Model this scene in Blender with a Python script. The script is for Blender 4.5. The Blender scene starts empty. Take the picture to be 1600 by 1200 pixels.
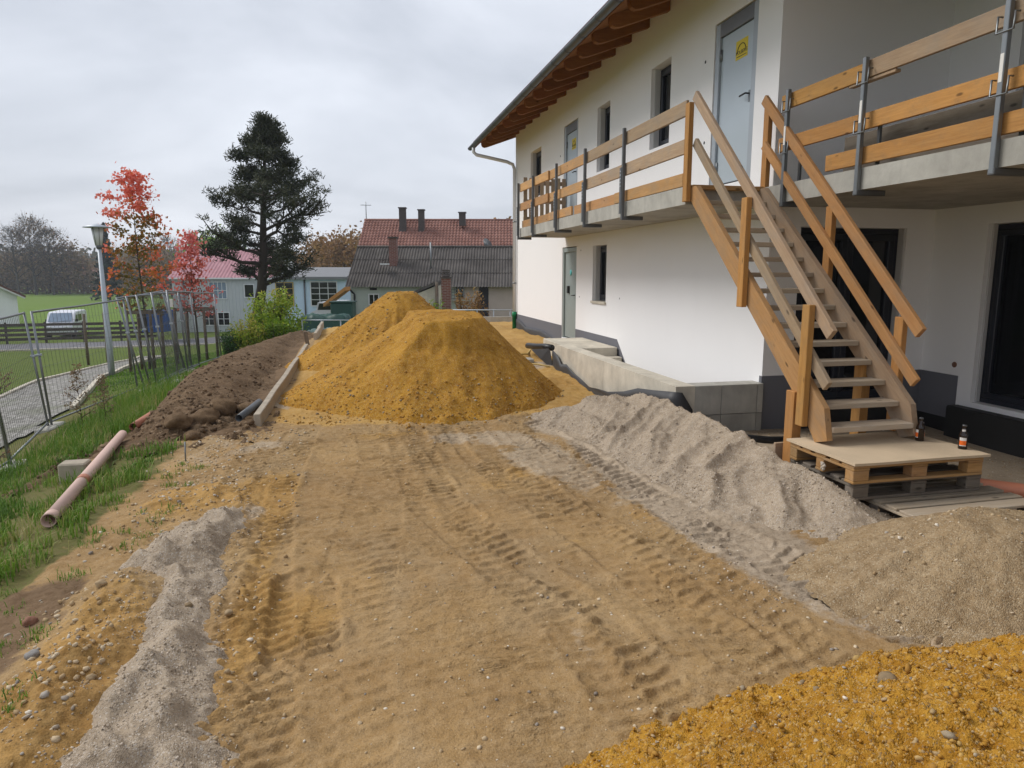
import bpy, bmesh, math, random
import numpy as np
from mathutils import Matrix, Vector
R_=math.radians
scene=bpy.context.scene
# ---------------------------------------------------------------- camera, sky, sun, exposure
cam_d=bpy.data.cameras.new('camera'); cam=bpy.data.objects.new('camera',cam_d); scene.collection.objects.link(cam)
cam.location=(0,0,1.55); cam.rotation_euler=(R_(90-9.18),0,R_(-12.967))
cam_d.sensor_width=36; cam_d.lens=24.5; cam_d.clip_start=.05; cam_d.clip_end=3000
scene.camera=cam
SUN_EL,SUN_AZ=R_(46),R_(300)            # azimuth clockwise from +Y: light comes from the left, a little behind the camera
world=bpy.data.worlds.new('World'); scene.world=world; world.use_nodes=True
wt=world.node_tree; wt.nodes.clear()
def wn(t,**k):
    n=wt.nodes.new(t)
    for a,b in k.items(): setattr(n,a,b)
    return n
w_out=wn('ShaderNodeOutputWorld'); w_bg=wn('ShaderNodeBackground'); w_bg.inputs['Strength'].default_value=.1
w_sky=wn('ShaderNodeTexSky',sky_type='NISHITA',sun_disc=False,sun_elevation=SUN_EL,sun_rotation=SUN_AZ,air_density=1.2,dust_density=2.5)
w_tc=wn('ShaderNodeTexCoord'); w_sep=wn('ShaderNodeSeparateXYZ'); wt.links.new(w_tc.outputs['Generated'],w_sep.inputs[0])
w_ab=wn('ShaderNodeMath',operation='ABSOLUTE'); wt.links.new(w_sep.outputs['Z'],w_ab.inputs[0])
w_ad=wn('ShaderNodeMath',operation='ADD'); wt.links.new(w_ab.outputs[0],w_ad.inputs[0]); w_ad.inputs[1].default_value=.34
w_dx=wn('ShaderNodeMath',operation='DIVIDE'); wt.links.new(w_sep.outputs['X'],w_dx.inputs[0]); wt.links.new(w_ad.outputs[0],w_dx.inputs[1])
w_dy=wn('ShaderNodeMath',operation='DIVIDE'); wt.links.new(w_sep.outputs['Y'],w_dy.inputs[0]); wt.links.new(w_ad.outputs[0],w_dy.inputs[1])
w_cb=wn('ShaderNodeCombineXYZ'); wt.links.new(w_dx.outputs[0],w_cb.inputs[0]); wt.links.new(w_dy.outputs[0],w_cb.inputs[1])
w_mp=wn('ShaderNodeMapping'); w_mp.inputs['Scale'].default_value=(.85,1.15,1); w_mp.inputs['Rotation'].default_value=(0,0,.35); wt.links.new(w_cb.outputs[0],w_mp.inputs[0])
w_no=wn('ShaderNodeTexNoise'); w_no.inputs['Scale'].default_value=1.3; w_no.inputs['Detail'].default_value=7; w_no.inputs['Roughness'].default_value=.52; w_no.inputs['Distortion'].default_value=.35
wt.links.new(w_mp.outputs[0],w_no.inputs['Vector'])
w_cr=wn('ShaderNodeValToRGB'); wt.links.new(w_no.outputs['Fac'],w_cr.inputs[0])
e=w_cr.color_ramp.elements; e[0].position=.32; e[0].color=(.355,.38,.43,1); e[1].position=.66; e[1].color=(.585,.61,.665,1)
w_sc=wn('ShaderNodeVectorMath',operation='SCALE'); wt.links.new(w_cr.outputs[0],w_sc.inputs[0]); w_sc.inputs['Scale'].default_value=9.1
w_mx=wn('ShaderNodeMixRGB'); w_mx.inputs[0].default_value=.93; wt.links.new(w_sky.outputs[0],w_mx.inputs[1]); wt.links.new(w_sc.outputs[0],w_mx.inputs[2])
wt.links.new(w_mx.outputs[0],w_bg.inputs[0]); wt.links.new(w_bg.outputs[0],w_out.inputs[0])
sun_d=bpy.data.lights.new('sun','SUN'); sun_d.energy=1.5; sun_d.angle=R_(26); sun_d.color=(1,.965,.92)
sun=bpy.data.objects.new('sun',sun_d); scene.collection.objects.link(sun); sun.location=(-20,-10,30)
_sd=Vector((math.sin(SUN_AZ)*math.cos(SUN_EL),math.cos(SUN_AZ)*math.cos(SUN_EL),math.sin(SUN_EL)))
sun.rotation_euler=_sd.to_track_quat('Z','Y').to_euler()
vs=scene.view_settings; vs.view_transform='Standard'; vs.look='None'; vs.exposure=.80; vs.gamma=1; vs.use_curve_mapping=False
rng=np.random.default_rng(7); random.seed(7)
# ---------------------------------------------------------------- helpers
COL=scene.collection
WM={}                                     # world matrices by object name
def link(o,parent=None,M=None):
    COL.objects.link(o); M=M or Matrix.Identity(4); WM[o.name]=M
    if parent is not None:
        o.parent=parent; o.matrix_basis=WM[parent.name].inverted()@M
    else: o.matrix_basis=M
    return o
def tag(o,label=None,cat=None,group=None,kind=None):
    if label: o['label']=label
    if cat: o['category']=cat
    if group: o['group']=group
    if kind: o['kind']=kind
    return o
def thing(name,loc,label,cat,group=None,rz=0):
    o=bpy.data.objects.new(name,None); o.empty_display_size=.2
    link(o,None,Matrix.Translation(loc)@Matrix.Rotation(rz,4,'Z')); return tag(o,label,cat,group)
def mobj(name,me,mat,parent=None,M=None,smooth=False):
    o=bpy.data.objects.new(name,me)
    if mat is not None and len(me.materials)==0: me.materials.append(mat)
    if smooth: me.polygons.foreach_set('use_smooth',np.ones(len(me.polygons),bool))
    return link(o,parent,M)
def pydata(name,v,f,mat,parent=None,M=None,smooth=False):
    me=bpy.data.meshes.new(name); me.from_pydata([tuple(map(float,q)) for q in v],[],[tuple(map(int,q)) for q in f]); me.update()
    return mobj(name,me,mat,parent,M,smooth)
def npmesh(name,V,F,attrs=None,smooth=False):
    """V (n,3) array, F (m,k) int array of equal-sided faces"""
    me=bpy.data.meshes.new(name); n=len(V);m,k=F.shape
    me.vertices.add(n); me.vertices.foreach_set('co',np.ascontiguousarray(V,np.float32).ravel())
    me.loops.add(m*k); me.loops.foreach_set('vertex_index',np.ascontiguousarray(F,np.int32).ravel())
    me.polygons.add(m); me.polygons.foreach_set('loop_start',np.arange(0,m*k,k,dtype=np.int32))
    if smooth: me.polygons.foreach_set('use_smooth',np.ones(m,bool))
    me.update(calc_edges=True)
    for a,d in (attrs or {}).items():
        at=me.attributes.new(a,'FLOAT','POINT'); at.data.foreach_set('value',np.ascontiguousarray(d,np.float32).ravel())
    return me
_boxcache={}
def boxmesh(sx,sy,sz,bev=.004):
    key=(round(sx,4),round(sy,4),round(sz,4),bev)
    if key in _boxcache: return _boxcache[key]
    bm=bmesh.new(); bmesh.ops.create_cube(bm,size=1)
    for v in bm.verts: v.co=Vector((v.co.x*sx,v.co.y*sy,v.co.z*sz))
    if bev: bmesh.ops.bevel(bm,geom=bm.edges[:],offset=min(bev,min(sx,sy,sz)*.3),segments=1,affect='EDGES')
    me=bpy.data.meshes.new('box'); bm.to_mesh(me); bm.free(); _boxcache[key]=me
    return me
def box(name,x0,x1,y0,y1,z0,z1,mat,parent=None,bev=.004,F=None):
    """axis-aligned box given by its extents (in frame F when given)"""
    me=boxmesh(abs(x1-x0),abs(y1-y0),abs(z1-z0),bev)
    if len(me.materials) and me.materials[0]!=mat: me=me.copy(); me.materials.clear()
    M=Matrix.Translation(((x0+x1)/2,(y0+y1)/2,(z0+z1)/2))
    return mobj(name,me,mat,parent,(F@M) if F else M)
def board(name,p0,p1,w,t,mat,parent=None,up=(0,0,1),bev=.004):
    """plank from p0 to p1: w along 'up', t across; length on local X"""
    p0=Vector(p0);p1=Vector(p1);d=p1-p0;L=d.length;x=d.normalized();u=Vector(up);y=u.cross(x).normalized();z=x.cross(y)
    M=Matrix.Translation((p0+p1)/2)@Matrix((x,y,z)).transposed().to_4x4()
    me=boxmesh(L,t,w,bev)
    if len(me.materials) and me.materials[0]!=mat: me=me.copy(); me.materials.clear()
    return mobj(name,me,mat,parent,M)
def tubegeo(pts,rad,n=8,cap=True):
    pts=[Vector(p) for p in pts]
    if np.isscalar(rad): rad=[rad]*len(pts)
    V=[];Fq=[];prev=None
    for i,p in enumerate(pts):
        t=(pts[min(i+1,len(pts)-1)]-pts[max(i-1,0)]).normalized()
        a=Vector((0,0,1)) if abs(t.z)<.9 else Vector((1,0,0))
        if prev is not None: u=(prev-t*prev.dot(t)).normalized()
        else: u=t.cross(a).normalized()
        prev=u; w=t.cross(u)
        for k in range(n):
            an=2*math.pi*k/n; V.append(p+(u*math.cos(an)+w*math.sin(an))*rad[i])
    for i in range(len(pts)-1):
        for k in range(n): Fq.append((i*n+k,i*n+(k+1)%n,(i+1)*n+(k+1)%n,(i+1)*n+k))
    if cap: Fq.append(tuple(range(n))[::-1]); Fq.append(tuple((len(pts)-1)*n+k for k in range(n)))
    return V,Fq
def tube(name,pts,rad,mat,parent=None,n=8,cap=True,M=None,smooth=True):
    V,Fq=tubegeo(pts,rad,n,cap); return pydata(name,V,Fq,mat,parent,M,smooth)
def tubes(name,lst,mat,parent=None,n=6,M=None):
    V=[];Fq=[]
    for pts,rad in lst:
        v,f=tubegeo(pts,rad,n,False); o=len(V); V+=v; Fq+=[tuple(i+o for i in q) for q in f]
    return pydata(name,V,Fq,mat,parent,M,True)
def prism(name,poly,a0,a1,axis,mat,parent=None,M=None):
    """2-D polygon extruded along axis (0=x: poly in yz, 1=y: poly in xz, 2=z: poly in xy)"""
    n=len(poly);V=[]
    for a in (a0,a1):
        for p,q in poly: V.append({0:(a,p,q),1:(p,a,q),2:(p,q,a)}[axis])
    Fq=[tuple(range(n)),tuple(range(2*n-1,n-1,-1))]+[(i,i+n,(i+1)%n+n,(i+1)%n) for i in range(n)]
    o=pydata(name,V,Fq,mat,parent,M)
    bm=bmesh.new(); bm.from_mesh(o.data); bmesh.ops.recalc_face_normals(bm,faces=bm.faces); bm.to_mesh(o.data); bm.free()
    return o
def ngroup(mesh_v,poly): pass
# numpy gradient noise
def _h(ix,iy,s):
    n=(ix.astype(np.int64)*374761393+iy.astype(np.int64)*668265263+s*974711)&0xffffffff
    n=((n^(n>>13))*1274126177)&0xffffffff
    return ((n^(n>>16))&0xffff)/65535.
def noise(x,y,s=0):
    ix=np.floor(x);iy=np.floor(y);fx=x-ix;fy=y-iy;ix=ix.astype(np.int64);iy=iy.astype(np.int64)
    def g(a,b):
        an=_h(ix+a,iy+b,s)*6.2832; return np.cos(an)*(fx-a)+np.sin(an)*(fy-b)
    u=fx*fx*fx*(fx*(fx*6-15)+10);v=fy*fy*fy*(fy*(fy*6-15)+10)
    return ((g(0,0)*(1-u)+g(1,0)*u)*(1-v)+(g(0,1)*(1-u)+g(1,1)*u)*v)*1.5
def fbm(x,y,s=0,o=4,r=.5):
    t=0;a=1
    for i in range(o): t=t+a*noise(x*2**i+i*17.3,y*2**i-i*9.1,s+i); a*=r
    return t
def sst(a,b,x):
    t=np.clip((x-a)/(b-a),0,1); return t*t*(3-2*t)
def cells(x,y,s=0):
    """distance to nearest jittered point, per cell: lumps"""
    ix=np.floor(x);iy=np.floor(y);d=np.full(np.shape(x),9.)
    for a in(-1,0,1):
        for b in(-1,0,1):
            jx=ix+a;jy=iy+b;px=jx+_h(jx,jy,s);py=jy+_h(jx,jy,s+91)
            d=np.minimum(d,np.hypot(x-px,y-py))
    return d
def polydist(x,y,P):
    """distance, signed side and arc length to a polyline P[(x,y)...]"""
    D=np.full(np.shape(x),1e9);S=np.zeros(np.shape(x));A=np.zeros(np.shape(x));acc=0
    for (ax,ay),(bx,by) in zip(P[:-1],P[1:]):
        dx,dy=bx-ax,by-ay;L=math.hypot(dx,dy);t=np.clip(((x-ax)*dx+(y-ay)*dy)/L**2,0,1)
        d=np.hypot(x-ax-t*dx,y-ay-t*dy);m=d<D
        D=np.where(m,d,D);S=np.where(m,np.sign(dx*(y-ay)-dy*(x-ax)),S);A=np.where(m,acc+t*L,A);acc+=L
    return D,S,A
def inpoly(x,y,P):
    c=np.zeros(np.shape(x),bool);n=len(P)
    for i in range(n):
        (x1,y1),(x2,y2)=P[i],P[(i+1)%n]
        if y1==y2: continue
        m=((y1>y)!=(y2>y))&(x<(x2-x1)*(y-y1)/(y2-y1)+x1); c^=m
    return c
def edgedist(x,y,P):
    D,_,_=polydist(x,y,list(P)+[P[0]]); return np.where(inpoly(x,y,P),D,-D)
# ---------------------------------------------------------------- terrain (base heights, metres)
ANCH=np.array([(-1,3,-.35),(1,3,-.35),(3,3,-.35),(5,3,-.38),(7,3,-.42),(-1,6,-.35),(1,6,-.35),(3,6,-.35),(5,5.3,-.37),(7,6,-.45),(6,7.3,-.42),
(-1,9,-.35),(1,9,-.35),(3,9,-.33),(4.5,9,-.35),(-1.1,12,-.36),(1,12,-.3),(3.3,12,-.25),(4.5,14,-.1),(2.5,16,-.2),(-1,16,-.36),(4.7,20,-.15),
(2,20,-.2),(-1,20,-.36),(5,24,-.2),(1,25,-.25),(-1,24,-.38),(0,0,-.4),(3,-2,-.4),(-2,-2,-.5),(-1.8,3,-.38),(-1.7,5.5,-.36),(-2.0,8,-.4),
(-2.3,5.6,-.42),(-2.7,9,-.5),(-2.2,3,-.46),(-3,12,-.68),(-1.6,14,-.42),(-2.2,18,-.5),(-4.2,16,-1.02),(-3.6,20,-.95),(-3.2,23,-1.0),(-2.8,26,-1.15),
(-5.3,13.6,-1.2),(-4.8,11,-1.2),(-4,7.5,-.95),(-3,5,-.62),(-3.4,3,-.75),(-6,6,-1.4),(-7.5,24.3,-1.74),(-7.4,26.3,-1.9),(-10,15,-1.75),(-7.5,16,-1.45),
(-10,8,-1.8),(-12,25,-2.05),(-9,38,-2.7),(-20,40,-3),(-22,51,-3.4),(-8.6,51,-3.4),(-24,62,-3.5),(-15,65,-3.68),(-6.5,61,-3.4),(-5,40,-1.9),
(0,43,-2.3),(9,39,-2.3),(3,33,-1.7),(4,29,-1.1),(10,29,-1.1),(13,60,-3),(30,40,-2.5),(-44,123,-4.8),(-100,259,-5.5),(50,120,-4),(0,250,-5),
(11,15,-.2),(20,10,-.4),(20,-10,-.4),(-20,0,-2.5),(-20,-15,-2.5),(0,-15,-.6)],float)
def _rbf():
    P=ANCH[:,:2];d=np.sqrt(((P[:,None]-P[None])**2).sum(-1)+.5)
    n=len(P);A=np.zeros((n+1,n+1));A[:n,:n]=d;A[:n,n]=1;A[n,:n]=1
    b=np.zeros(n+1);b[:n]=ANCH[:,2]
    return np.linalg.solve(A,b)
_W=_rbf()
def hb(x,y):
    x=np.asarray(x,float);y=np.asarray(y,float);s=np.full(np.broadcast(x,y).shape,_W[-1])
    for (px,py,_),w in zip(ANCH,_W): s=s+w*np.sqrt((x-px)**2+(y-py)**2+.5)
    r=np.hypot(x,y);t=np.clip((r-90)/130,0,1);t=t*t*(3-2*t)
    return s*(1-t)+(-5.2)*t
# ---------------------------------------------------------------- materials
def nmat(name):
    m=bpy.data.materials.new(name); m.use_nodes=True; nt=m.node_tree; P=nt.nodes['Principled BSDF']; return m,nt,P
def nd(nt,t,inp=None,**pr):
    n=nt.nodes.new(t)
    for a,b in pr.items(): setattr(n,a,b)
    for k,v in (inp or {}).items():
        if isinstance(v,bpy.types.NodeSocket): nt.links.new(v,n.inputs[k])
        else:
            s=n.inputs[k]
            if s.type=='RGBA' and len(v)==3: v=(*v,1)
            s.default_value=v
    return n
def setp(nt,P,**k):
    for a,v in k.items():
        s=P.inputs[a.replace('_',' ')]
        if isinstance(v,bpy.types.NodeSocket): nt.links.new(v,s)
        else: s.default_value=(*v,1) if isinstance(v,tuple) and len(v)==3 else v
def ramp(nt,fac,stops):
    n=nt.nodes.new('ShaderNodeValToRGB'); e=n.color_ramp.elements
    while len(e)<len(stops): e.new(.5)
    for q,(p,c) in zip(e,stops): q.position=p; q.color=(*c,1) if len(c)==3 else c
    nt.links.new(fac,n.inputs[0]); return n.outputs[0]
def mix(nt,f,a,b,mode='MIX'):
    return nd(nt,'ShaderNodeMixRGB',{0:f,1:a,2:b},blend_type=mode).outputs[0]
def math_(nt,op,a,b=None,clamp=False):
    d={0:a}
    if b is not None: d[1]=b
    return nd(nt,'ShaderNodeMath',d,operation=op,use_clamp=clamp).outputs[0]
def coords(nt,kind='Object',scale=None):
    v=nt.nodes.new('ShaderNodeTexCoord').outputs[kind]
    if scale: v=nd(nt,'ShaderNodeMapping',{'Vector':v,'Scale':scale}).outputs[0]
    return v
def noi(nt,v,scale,detail=4,rough=.55,dist=0,out='Fac'):
    return nd(nt,'ShaderNodeTexNoise',{'Vector':v,'Scale':float(scale),'Detail':float(detail),'Roughness':rough,'Distortion':dist}).outputs[out]
def bump(nt,h,strength=.5,dist=.01,normal=None):
    d={'Height':h,'Strength':strength,'Distance':dist}
    if normal is not None: d['Normal']=normal
    return nd(nt,'ShaderNodeBump',d).outputs[0]
GREY=lambda v:(v,v,v)
def scale3(c,k): return tuple(x*k for x in c)
def plain(name,c,rough=.6,var=.12,metal=0,bscale=25,bstr=.15,spec=.4,rand=0):
    m,nt,P=nmat(name); v=coords(nt)
    a=noi(nt,v,bscale*.12,5); b=noi(nt,v,bscale*2,3)
    col=mix(nt,a,scale3(c,1-var),scale3(c,1+var)); col=mix(nt,math_(nt,'MULTIPLY',b,.35),col,scale3(c,1-1.6*var))
    if rand:
        oi=nt.nodes.new('ShaderNodeObjectInfo').outputs['Random']; hsv=nd(nt,'ShaderNodeHueSaturation',{'Color':col,'Value':nd(nt,'ShaderNodeMapRange',{'Value':oi,'To Min':1-rand,'To Max':1+rand}).outputs[0]}); col=hsv.outputs[0]
    setp(nt,P,Base_Color=col,Roughness=rough,Metallic=metal,Specular_IOR_Level=spec,Normal=bump(nt,b,bstr,.003))
    return m
def wood(name,c,c2,grey=(.30,.255,.205),wear=.4,rough=.75,gs=1.):
    """sawn timber: grain along local X, knots, weather stain, tone by board"""
    m,nt,P=nmat(name); tc=coords(nt)
    oi=nt.nodes.new('ShaderNodeObjectInfo').outputs['Random']
    off=nd(nt,'ShaderNodeVectorMath',{0:tc,1:nd(nt,'ShaderNodeCombineXYZ',{0:math_(nt,'MULTIPLY',oi,37.),1:math_(nt,'MULTIPLY',oi,11.),2:math_(nt,'MULTIPLY',oi,23.)}).outputs[0]},operation='ADD').outputs[0]
    gv=nd(nt,'ShaderNodeMapping',{'Vector':off,'Scale':(1.3*gs,16*gs,16*gs)}).outputs[0]
    g=noi(nt,gv,2.2,6,.6,.6); fine=noi(nt,nd(nt,'ShaderNodeMapping',{'Vector':off,'Scale':(4*gs,120*gs,120*gs)}).outputs[0],2,3)
    kn=nd(nt,'ShaderNodeTexVoronoi',{'Vector':nd(nt,'ShaderNodeMapping',{'Vector':off,'Scale':(2.6,7,7)}).outputs[0],'Scale':1.})
    knot=ramp(nt,kn.outputs['Distance'],[(.0,GREY(1)),(.06,GREY(.9)),(.11,GREY(0))])
    st=noi(nt,nd(nt,'ShaderNodeMapping',{'Vector':off,'Scale':(2.,5,5)}).outputs[0],1.1,7,.62)
    col=mix(nt,ramp(nt,g,[(.3,GREY(0)),(.7,GREY(1))]),c,c2)
    col=mix(nt,math_(nt,'MULTIPLY',ramp(nt,st,[(.45,GREY(0)),(.72,GREY(1))]),wear),col,grey)
    col=mix(nt,math_(nt,'MULTIPLY',ramp(nt,fine,[(.45,GREY(0)),(.75,GREY(1))]),.28),col,scale3(c2,.4))
    dirt=noi(nt,off,9,6,.7); col=mix(nt,math_(nt,'MULTIPLY',ramp(nt,dirt,[(.52,GREY(0)),(.74,GREY(1))]),.38),col,scale3(grey,.8))
    col=mix(nt,math_(nt,'MULTIPLY',knot,.85),col,scale3(c2,.22))
    hv=nd(nt,'ShaderNodeHueSaturation',{'Color':col,'Hue':nd(nt,'ShaderNodeMapRange',{'Value':oi,'To Min':.497,'To Max':.507}).outputs[0],'Value':nd(nt,'ShaderNodeMapRange',{'Value':math_(nt,'FRACT',math_(nt,'MULTIPLY',oi,7.3)),'To Min':.8,'To Max':1.15}).outputs[0]}).outputs[0]
    setp(nt,P,Base_Color=hv,Roughness=rough,Specular_IOR_Level=.25,Normal=bump(nt,math_(nt,'ADD',g,fine),.35,.002))
    return m
def sandlike(name,dark,mid,light,lump=1.,speck=None,bstr=.8,gscale=1.,attr=None):
    """loose mineral ground: broad tone, damp patches, grains; fine relief by bump"""
    m,nt,P=nmat(name); v=coords(nt)
    a=noi(nt,v,1.3*lump,6,.6,.3); b=noi(nt,v,16*gscale,4,.65); c=noi(nt,v,75*gscale,3,.7)
    vo=nd(nt,'ShaderNodeTexVoronoi',{'Vector':v,'Scale':150.*gscale,'Randomness':1.}); vc=nd(nt,'ShaderNodeSeparateColor',{0:vo.outputs['Color']})
    col=mix(nt,ramp(nt,a,[(.35,GREY(0)),(.65,GREY(1))]),dark,mid)
    col=mix(nt,ramp(nt,b,[(.38,GREY(0)),(.72,GREY(.75))]),col,light)
    col=mix(nt,math_(nt,'MULTIPLY',ramp(nt,c,[(.3,GREY(1)),(.5,GREY(0))]),.55),col,scale3(dark,.55))
    if speck:
        col=mix(nt,math_(nt,'MULTIPLY',math_(nt,'GREATER_THAN',vc.outputs[0],.9),.55),col,speck[0])
        col=mix(nt,math_(nt,'MULTIPLY',math_(nt,'GREATER_THAN',vc.outputs[1],.93),.5),col,speck[1])
    h=math_(nt,'ADD',math_(nt,'MULTIPLY',b,.7),math_(nt,'ADD',math_(nt,'MULTIPLY',c,.5),math_(nt,'MULTIPLY',vo.outputs['Distance'],-.35)))
    setp(nt,P,Base_Color=col,Roughness=.95,Specular_IOR_Level=.12,Normal=bump(nt,h,bstr,.02))
    return m
M={}
YD,YM,YL=(.29,.128,.013),(.435,.215,.023),(.545,.31,.055)
TD,TM,TL=(.235,.143,.060),(.345,.222,.098),(.43,.305,.17)
GD,GM,GL=(.285,.222,.155),(.41,.325,.233),(.51,.42,.32)
BD,BM_,BL=(.085,.052,.028),(.165,.105,.060),(.24,.165,.10)
M['yellow']=sandlike('yellow_sand',YD,YM,YL,1.4,((.55,.40,.2),(.22,.17,.12)))
M['grey']=sandlike('crushed_gravel',GD,GM,GL,1.6,((.55,.51,.46),(.14,.11,.09)),.7,1.2)
M['tan']=sandlike('tan_gravel_sand',(.25,.17,.09),(.355,.25,.138),(.45,.34,.21),1.6,((.5,.42,.3),(.14,.10,.06)),.8,1.)
M['soil']=sandlike('brown_soil',BD,BM_,BL,1.1,((.26,.19,.12),(.05,.03,.02)),.9,.7)
def ground_mat():
    m,nt,P=nmat('site_ground'); v=coords(nt)
    at=lambda n: nd(nt,'ShaderNodeAttribute',attribute_name=n).outputs['Fac']
    a=noi(nt,v,.9,6,.6,.4); b=noi(nt,v,14,5,.65); c=noi(nt,v,80,3,.7)
    vo=nd(nt,'ShaderNodeTexVoronoi',{'Vector':v,'Scale':110.,'Randomness':1.})
    def three(d,mi,l):
        q=mix(nt,ramp(nt,a,[(.38,GREY(0)),(.62,GREY(1))]),d,mi); return mix(nt,ramp(nt,b,[(.4,GREY(0)),(.75,GREY(.6))]),q,l)
    tan=three(TD,TM,TL)
    tan=mix(nt,math_(nt,'MULTIPLY',ramp(nt,noi(nt,v,.55,5,.6,.8),[(.45,GREY(0)),(.62,GREY(1))]),.38),tan,(.40,.245,.10))
    tan=mix(nt,math_(nt,'MULTIPLY',ramp(nt,noi(nt,nd(nt,'ShaderNodeMapping',{'Vector':v,'Location':(4,9,2),'Scale':(1.5,.6,1)}).outputs[0],1.1,5,.6,.6),[(.5,GREY(0)),(.7,GREY(1))]),.45),tan,(.36,.265,.155))
    g2=noi(nt,v,210,2,.6); tan=mix(nt,ramp(nt,g2,[(.62,GREY(0)),(.70,GREY(.65))]),tan,(.47,.38,.26))
    tan=mix(nt,ramp(nt,g2,[(.30,GREY(.6)),(.37,GREY(0))]),tan,(.15,.105,.06))
    tan=mix(nt,math_(nt,'MULTIPLY',ramp(nt,noi(nt,v,2.1,7,.65,.7),[(.52,GREY(0)),(.68,GREY(1))]),.30),tan,(.26,.148,.055))
    edge=lambda w,k=.5: ramp(nt,math_(nt,'ADD',w,math_(nt,'MULTIPLY',math_(nt,'SUBTRACT',b,.5),k)),[(.4,GREY(0)),(.6,GREY(1))])
    tan=mix(nt,math_(nt,'MULTIPLY',edge(at('och'),.9),.75),tan,three((.27,.145,.04),(.40,.225,.065),(.47,.30,.11)))
    col=mix(nt,edge(at('yel')),tan,three((.34,.19,.05),(.45,.275,.085),(.53,.36,.16)))
    col=mix(nt,edge(at('pale')),col,three((.31,.225,.14),(.39,.30,.20),(.47,.39,.29)))
    col=mix(nt,edge(at('gry')),col,three(GD,GM,GL))
    col=mix(nt,edge(at('brn')),col,three(BD,BM_,BL))
    gl=noi(nt,v,.35,5,.6); gf=noi(nt,nd(nt,'ShaderNodeMapping',{'Vector':v,'Scale':(1,1.,.4)}).outputs[0],22,4,.7)
    str_=nd(nt,'ShaderNodeTexWave',{'Vector':nd(nt,'ShaderNodeMapping',{'Vector':v,'Rotation':(0,0,.25)}).outputs[0],'Scale':.055,'Distortion':1.2,'Detail':2.},bands_direction='Y').outputs['Fac']
    grs=mix(nt,gl,(.075,.13,.016),(.15,.18,.036)); grs=mix(nt,math_(nt,'MULTIPLY',gf,.55),grs,(.035,.06,.010))
    fld=mix(nt,str_,(.10,.18,.022),(.15,.215,.034)); fld=mix(nt,math_(nt,'MULTIPLY',gl,.4),fld,(.085,.155,.02))
    grs=mix(nt,math_(nt,'MULTIPLY',at('wld'),ramp(nt,gf,[(.3,GREY(.85)),(.7,GREY(.4))])),grs,(.15,.115,.055))
    grs=mix(nt,at('fld'),grs,fld)
    col=mix(nt,edge(at('grs'),.7),col,grs)
    col=mix(nt,math_(nt,'MULTIPLY',ramp(nt,c,[(.3,GREY(1)),(.52,GREY(0))]),.4),col,(.07,.045,.02))
    h=math_(nt,'ADD',math_(nt,'MULTIPLY',b,.6),math_(nt,'ADD',math_(nt,'MULTIPLY',c,.35),math_(nt,'MULTIPLY',vo.outputs['Distance'],-.25)))
    # thin broken crust edges left by the tyres
    wv=nd(nt,'ShaderNodeTexWave',{'Vector':nd(nt,'ShaderNodeMapping',{'Vector':v,'Scale':(.45,1,1)}).outputs[0],'Scale':4.2,'Distortion':7.,'Detail':5.,'Detail Scale':2.2,'Detail Roughness':.62},bands_direction='Y',wave_profile='SAW').outputs['Fac']
    wm=math_(nt,'MULTIPLY',ramp(nt,noi(nt,v,1.7,5,.6,.5),[(.50,GREY(0)),(.60,GREY(1))]),at('yrd'))
    nb=bump(nt,math_(nt,'MULTIPLY',wv,wm),.9,.017)
    setp(nt,P,Base_Color=col,Roughness=.95,Specular_IOR_Level=.12,Normal=bump(nt,h,.55,.015,nb))
    return m
M['ground']=ground_mat()
M['lumber']=wood('orange_lumber',(.56,.285,.09),(.43,.20,.056),(.27,.19,.11),.35)
M['stairwood']=wood('stair_timber',(.55,.305,.13),(.44,.225,.085),(.31,.23,.155),.65)
M['greywood']=wood('weathered_timber',(.43,.305,.195),(.33,.22,.135),(.30,.25,.2),.7)
M['railwood']=wood('orange_rail_timber',(.55,.30,.115),(.44,.215,.075),(.33,.22,.13),.5)
M['tread']=wood('dusty_tread',(.46,.375,.275),(.36,.285,.205),(.41,.36,.295),.75)
M['rafter']=wood('rafter_timber',(.30,.125,.04),(.22,.085,.026),(.2,.09,.035),.3)
M['soffit']=wood('soffit_boards',(.34,.155,.052),(.26,.11,.036),(.25,.12,.05),.3)
M['oldpost']=wood('old_post_wood',(.16,.115,.08),(.10,.072,.05),(.2,.18,.15),.6)
M['palletgrey']=wood('grey_pallet_wood',(.20,.165,.13),(.13,.105,.08),(.24,.21,.18),.7)
M['palletnew']=wood('pallet_wood',(.42,.235,.095),(.30,.155,.055),(.3,.22,.15),.5)
M['ply']=plain('dusty_plywood',(.56,.44,.30),.85,.24,bscale=22,bstr=.25,spec=.2)
M['fencewood']=wood('dark_fence_wood',(.105,.085,.07),(.06,.05,.042),(.15,.135,.12),.5)
def render_mat(name,c,bs=160,bstr=.5,dirt=0):
    m,nt,P=nmat(name); v=coords(nt); n=noi(nt,v,bs,4,.7); a=noi(nt,v,.5,5,.6)
    s=noi(nt,nd(nt,'ShaderNodeMapping',{'Vector':v,'Scale':(3,3,.35)}).outputs[0],1.3,5,.65)
    col=mix(nt,a,scale3(c,.965),scale3(c,1.02)); col=mix(nt,math_(nt,'MULTIPLY',ramp(nt,s,[(.55,GREY(0)),(.8,GREY(1))]),.10+dirt),col,scale3(c,.7))
    setp(nt,P,Base_Color=col,Roughness=.92,Specular_IOR_Level=.15,Normal=bump(nt,n,bstr,.002)); return m
M['render']=render_mat('white_render',(.845,.84,.84))
M['plinth']=render_mat('grey_plinth_render',(.155,.157,.175),120,.4,.1)
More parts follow.
